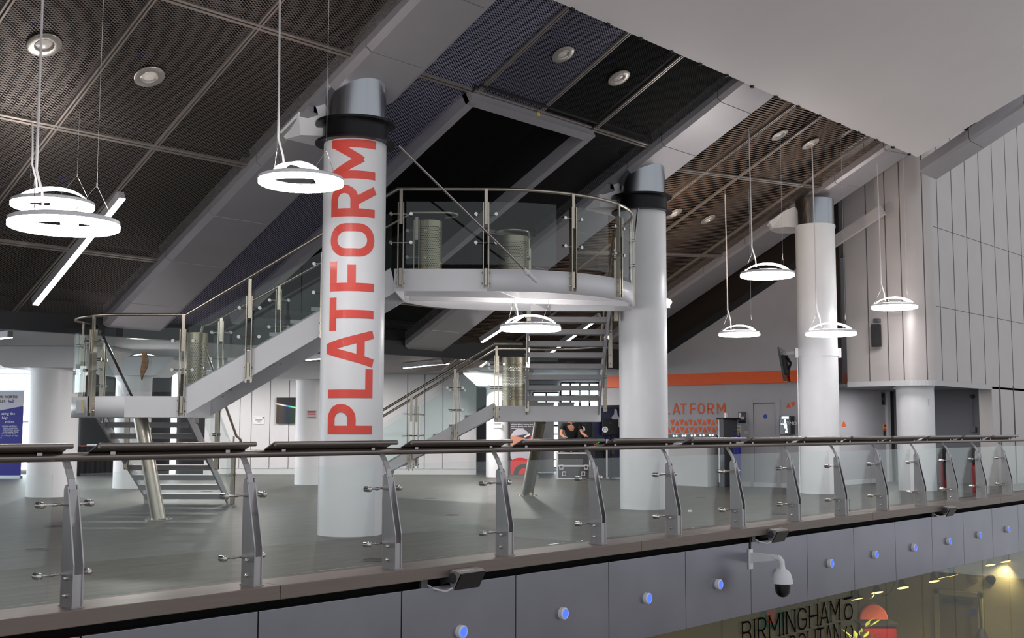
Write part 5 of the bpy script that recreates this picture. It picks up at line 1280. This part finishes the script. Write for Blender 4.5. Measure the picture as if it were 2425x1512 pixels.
for k, s in enumerate(('of being behind a mixing desk, like', 'want to develop your skills in all', 'aspects of music?')): btxt('small_print', s, 1211, 1007 + 4.6 * k, 3.0, 'print_white', 'LEFT', vb, bn2)
# road case
vc = onz(1358, 1137, 0).dot(FH); cu0, cu1 = uat(1318, 1100, vc), uat(1399, 1100, vc); chh = onv(1358, 1072, vc).z
rc = thing('flight_case', UV((cu0 + cu1) / 2, vc, 0), 'grey flight case with pale metal edges and catches under the mixing desk', 'case')
fbox(MB(), cu0 + .02, cu1 - .02, vc + .01, vc + .6, .05, chh - .02).build('body', 'print_grey', rc)
ed = MB(); e = .022
for z in (.03, chh - .02, .03 + (chh) * .46): fbox(ed, cu0, cu1, vc, vc + .02, z - e, z + e)
for u in (cu0 + e, cu1 - e): fbox(ed, u - e, u + e, vc, vc + .02, .03, chh)
fbox(ed, cu0, cu1, vc, vc + .6, chh - .02, chh); ed.build('edge_trim', 'wall_white', rc)
for fu, fz in ((.14, .46), (.86, .46), (.22, .22), (.78, .22)):
    u = cu0 + (cu1 - cu0) * fu; z = chh * fz; l = MB(); fbox(l, u - .05, u + .05, vc - .015, vc, z - .06, z + .06); l.build('catch', 'wall_white', rc); fbox(MB(), u - .03, u + .03, vc - .02, vc - .014, z - .035, z + .035).build('catch_plate', 'grey_metal', rc)
wheels = MB()
for u in (cu0 + .1, cu1 - .1):
    for v in (vc + .1, vc + .5): wheels.cyl(UV(u - .015, v, .028), UV(u + .015, v, .028), .028, 12)
wheels.build('castors', 'black', rc)
# desk, mixer, monitors
vd = vc + .02; du0, du1 = uat(1322, 1060, vd), uat(1432, 1060, vd)
dk = thing('mixing_desk', UV((du0 + du1) / 2, vd + .4, 0), 'black mixing desk with coloured faders on the table above the flight case', 'mixing desk')
mb = MB(); mb.prism([UV(du0, vd, chh + .04), UV(du0, vd, chh + .1), UV(du0 + .08, vd + .55, chh + .34), UV(du0 + .08, vd + .6, chh + .04)], RT0 * (du1 - du0)); mb.build('console', 'black_metal', dk)
mb = MB(); sl_ = (UV(0, .55, .24) - UV(0, 0, 0)).normalized(); up_ = RT0.cross(sl_).normalized(); c0 = UV((du0 + du1) / 2 - .1, vd + .28, chh + .225)
MB().obox(c0 - RT0 * .12, RT0, sl_, up_, .28, .2, .008).build('screen', 'screen_blue', dk)
for k in range(6): MB().obox(c0 + RT0 * .38 + sl_ * (.06 * k - .16), RT0, sl_, up_, .16, .012, .012).build('fader_row', 'orange_letter', dk)
MB().ball(c0 + RT0 * .22 + sl_ * .05 + up_ * .02, .018, 8).build('indicator', 'led_blue', dk); MB().ball(c0 + RT0 * .56 + sl_ * .03 + up_ * .02, .014, 8).build('indicator', 'led_green', dk)
lg = MB()
for u in (du0 + .03, du1 - .03):
    for v in (vd + .03, vd + .55): lg.cyl(UV(u, v, chh), UV(u, v, chh + .05), .02, 8)
lg.build('feet', 'black_metal', dk)
def monitor(pxa, pxb, pya, pyb, v, cone, label, ang=0.0):
    a, b = onv(pxa, pya, v), onv(pxb, pyb, v); c = (a + b) / 2; h = (a.z - b.z) / 2; w_ = (b - a).dot(RT0) / 2; r = thing('monitor_speaker', V((c.x, c.y, b.z)) + FH * .15, label, 'speaker', 'studio monitor speakers')
    xd = RT0 * math.cos(ang) + FH * math.sin(ang); nn = xd.cross(V((0, 0, 1)))
    MB().obox(c - nn * .15, xd, nn, (0, 0, 1), w_, .15, h).build('cabinet', 'black', r, bevel=.008); cc_ = onv(cone[0], cone[1], v); cc_ = c + xd * (cc_ - c).dot(RT0) + V((0, 0, cc_.z - c.z))
    MB().lathe(cc_, [(0, .004), (.03, .004), (.035, -.002), (.07, .008), (.076, .0)], 24, nn).build('woofer', 'print_white', r)
    MB().lathe(c + V((0, 0, h * .55)), [(0, .003), (.03, .003), (.032, 0)], 16, nn).build('tweeter', 'charcoal', r)
    st_ = MB(); st_.cyl(V((c.x, c.y, 0)) - nn * .15, V((c.x, c.y, b.z)) - nn * .15, .03, 10); st_.lathe(V((c.x, c.y, 0)) - nn * .15, [(.16, 0), (.16, .015), (0, .02)], 20); st_.obox(V((c.x, c.y, b.z - .01)) - nn * .15, xd, nn, (0, 0, 1), .1, .1, .01); st_.build('stand', 'black_metal', r)
monitor(1368, 1402, 998, 1036, vd + .75, (1379, 1017), 'left black monitor speaker with a white cone behind the mixing desk')
monitor(1428, 1464, 994, 1031, vd - .3, (1433, 1018), 'right black monitor speaker with a white cone beside the plain column', 0)
vs_ = vc + .45; a, b = onv(1408, 966, vs_), onv(1480, 1050, vs_); r = thing('stage_backdrop', UV((a + b).dot(RT0) / 2, vs_, 0), 'dark blue printed backdrop with a pale dancer beside the plain column', 'backdrop')
fbox(MB(), a.dot(RT0), b.dot(RT0), vs_, vs_ + .03, .02, a.z).build('sheet', 'screen_blue', r)
q = onv(1458, 985, vs_ - .005); mb = MB(); mb.prism([q + RT0 * x + V((0, 0, z)) for x, z in ((-.03, .18), (.03, .16), (.05, .02), (.14, -.12), (.1, -.3), (-.08, -.3), (-.05, -.1), (-.12, -.06), (-.04, .04))], FH * .002); mb.build('print', 'banner_grey', r)
# second case with cloth near the plain column
v2 = vd - .1; a, b = onv(1436, 1037, v2), onv(1490, 1037, v2); r = thing('flight_case', UV((a + b).dot(RT0) / 2, v2 + .3, 0), 'dark blue flight case with pale edges under the right monitor speaker', 'case'); z2 = a.z - .06
fbox(MB(), a.dot(RT0), b.dot(RT0), v2 + .02, v2 + .6, .03, z2).build('body', 'screen_blue', r); ed = MB()
for z in (.05, z2): fbox(ed, a.dot(RT0) - .01, b.dot(RT0), v2, v2 + .03, z - .02, z + .02)
fbox(ed, a.dot(RT0) - .01, a.dot(RT0) + .03, v2, v2 + .03, .03, z2); ed.build('edge_trim', 'wall_white', r)
fbox(MB(), a.dot(RT0) + .1, a.dot(RT0) + .2, v2 - .01, v2, z2 - .35, z2 - .2).build('catch', 'grey_metal', r)
# white storage drums and boards seen between the treads
for (pa, pb, py, v, m_, nm, lab, cat) in ((1268, 1312, 957, 34, 'paper', 'white_case', 'left white equipment box seen between the treads', 'box'), (1322, 1360, 957, 34, 'paper', 'white_case', 'right white equipment box seen between the treads', 'box')):
    a, b = onv(pa, py, v), onv(pb, py, v); r = thing(nm, UV((a + b).dot(RT0) / 2, v, 0), lab, cat); fbox(MB(), a.dot(RT0), b.dot(RT0), v, v + .4, 0.02, a.z).build('body', m_, r, bevel=.02); fbox(MB(), a.dot(RT0) - .01, b.dot(RT0) + .01, v - .01, v + .41, a.z, a.z + .05).build('lid', 'wall_white', r)

# ---- the person at the desk: black clothes, leaning over the mixer
def skinmesh(name, verts, edges, radii, material, parent, sub=2, root=0):
    off = parent.location; me = bpy.data.meshes.new(name); me.from_pydata([tuple(V(v) - off) for v in verts], edges, []); me.update()
    o = bpy.data.objects.new(name, me); COL.objects.link(o); o.parent = parent
    sk = o.modifiers.new('skin', 'SKIN'); sv = me.skin_vertices[0].data if me.skin_vertices else None
    if sv is None:
        bpy.context.view_layer.objects.active = o; sv = me.skin_vertices[0].data
    for i, r in enumerate(radii): sv[i].radius = (r, r) if not isinstance(r, tuple) else r
    for i in range(len(radii)): sv[i].use_root = i == root
    sk.use_smooth_shade = True; o.modifiers.new('sub', 'SUBSURF').levels = sub; o.modifiers['sub'].render_levels = sub
    me.materials.append(MATS[material]); return o
vp = vd + .95; up0 = uat(1352, 1020, vp); pr = thing('person', UV(up0, vp, 0), 'person in black clothes leaning over the mixing desk beside the flight case', 'person')
def B(x, f, z): return UV(up0 + x, vp - f, z)      # x right in the photo, f forward towards the desk
body = [B(0, 0, .93), B(0, .04, 1.1), B(0, .14, 1.32), B(0, .2, 1.45), B(.0, .25, 1.53), B(0, .29, 1.62), B(0, .3, 1.72),
        B(-.2, .17, 1.4), B(-.27, .25, 1.15), B(-.2, .48, 1.08), B(-.17, .55, 1.07), B(.2, .17, 1.4), B(.29, .25, 1.17), B(.36, .46, 1.12), B(.38, .53, 1.1),
        B(-.1, 0, .88), B(-.11, .05, .5), B(-.12, -.03, .09), B(-.13, .12, .05), B(.1, 0, .88), B(.12, .03, .5), B(.13, -.05, .09), B(.14, .1, .05)]
edges = [(0, 1), (1, 2), (2, 3), (3, 4), (4, 5), (5, 6), (2, 7), (7, 8), (8, 9), (9, 10), (2, 11), (11, 12), (12, 13), (13, 14), (0, 15), (15, 16), (16, 17), (17, 18), (0, 19), (19, 20), (20, 21), (21, 22)]
rad = [.13, .12, .15, .06, .055, .085, .07, .055, .043, .03, .035, .055, .043, .03, .035, .085, .058, .042, .04, .085, .058, .042, .04]
skinmesh('body', body, edges, rad, 'skin', pr)
for w_, s in ((body[10], -1), (body[14], 1)):
    fv, fe, frr = [w_ + V((0, 0, 0))], [], [.03]
    for k in range(5):
        a = (-.6 + .3 * k) * (1 if k < 4 else 1); bx = RT0 * (.03 * (k - 1.8)) - FH * (.03 if k < 4 else -.0); ln = (.065, .075, .08, .07, .05)[k]
        if k == 4: bx = RT0 * (-s * .045) - FH * .01
        i = len(fv); fv += [w_ + bx, w_ + bx - FH * ln * .6 - V((0, 0, .008)), w_ + bx - FH * ln - V((0, 0, .025))]; fe += [(0, i), (i, i + 1), (i + 1, i + 2)]; frr += [.011, .009, .008]
    skinmesh('hand', fv, fe, frr, 'skin', pr, 1)
skinmesh('shirt', [B(0, 0, .9), B(0, .04, 1.1), B(0, .14, 1.32), B(0, .19, 1.43), B(-.2, .17, 1.4), B(-.25, .22, 1.24), B(.2, .17, 1.4), B(.26, .22, 1.25)], [(0, 1), (1, 2), (2, 3), (2, 4), (4, 5), (2, 6), (6, 7)], [.155, .145, .17, .075, .075, .065, .075, .065], 'cloth_black', pr)
skinmesh('trousers', [B(0, 0, .92), B(-.1, 0, .86), B(-.11, .05, .5), B(-.12, -.03, .1), B(.1, 0, .86), B(.12, .03, .5), B(.13, -.05, .1)], [(0, 1), (1, 2), (2, 3), (0, 4), (4, 5), (5, 6)], [.145, .1, .075, .065, .1, .075, .065], 'cloth_black', pr)
MB().ball(B(0, .27, 1.7), .098, 14, (1, 1, 1.02)).build('hair', 'brown_dark', pr)
fc = MB(); fc.ball(B(0, .385, 1.64), .014, 8, (1, 1, 1.4)); fc.build('nose', 'skin', pr)
ey = MB(); ey.ball(B(-.032, .375, 1.665), .009, 8).ball(B(.032, .375, 1.665), .009, 8); ey.build('eyes', 'print_black', pr)
ea = MB(); ea.ball(B(-.088, .29, 1.64), .022, 8, (.5, 1, 1.4)).ball(B(.088, .29, 1.64), .022, 8, (.5, 1, 1.4)); ea.build('ears', 'skin', pr)

# ================================================================== LIGHT
p = V((25.6, 11.0, ZP - .005)); r = thing('fill_lamp', p, 'added fill lamp in the low lobby ceiling behind the right column', 'lamp')  # fill lamp added to brighten the lobby wall
MB().lathe(p, [(.07, .0), (.09, -.01), (.1, 0)], 20).build('trim_ring', 'white_steel', r); MB().lathe(p, [(0, -.003), (.07, -.003)], 20).build('lens', 'fill_glow', r)
l = bpy.data.lights.new('can', 'AREA'); l.shape = 'DISK'; l.size = .14; l.energy = 30; o = bpy.data.objects.new('can', l); COL.objects.link(o); o.location = (0, 0, -.02); o.parent = r
# unseen fill lamps added in the flat ceiling to brighten the hall
for i, (u, v) in enumerate(((-13, 22), (-10, 25.5), (-6.3, 19.6), (-8, 27), (-8, 31), (-5, 22.5), (-5, 27), (-5, 31.5), (-1, 25.5), (-1, 30.5), (.4, 28.5))):
    p = UV(u, v, ZF - .01)
    r = thing('fill_lamp', p, '%s added fill lamp in the flat ceiling of the hall' % ORD[i], 'lamp', 'added fill lamps in the flat ceiling')
    MB().lathe(p, [(.14, .01), (.16, -.012), (.19, -.012), (.19, .02)], 24).build('trim_ring', 'white_steel', r)
    MB().lathe(p, [(0, -.002), (.14, -.002), (.14, .01)], 24).build('lens', 'fill_glow', r)
    l = bpy.data.lights.new('can', 'AREA'); l.shape = 'DISK'; l.size = .26; l.energy = 58; l.color = (1, .95, .92)
    o = bpy.data.objects.new('can', l); COL.objects.link(o); o.location = (0, 0, -.02); o.parent = r
w = bpy.data.worlds.new('world'); scene.world = w; w.use_nodes = True
bg = w.node_tree.nodes['Background']; bg.inputs['Color'].default_value = (.93, .96, 1, 1); bg.inputs['Strength'].default_value = .46
scene.view_settings.view_transform = 'Standard'; scene.view_settings.look = 'None'; scene.view_settings.gamma = 1.0
scene.view_settings.exposure = 0.52
scene.view_settings.use_curve_mapping = False
scene.cycles.transparent_max_bounces = 24
scene.cycles.max_bounces = 8
scene.cycles.sample_clamp_indirect = 6.0
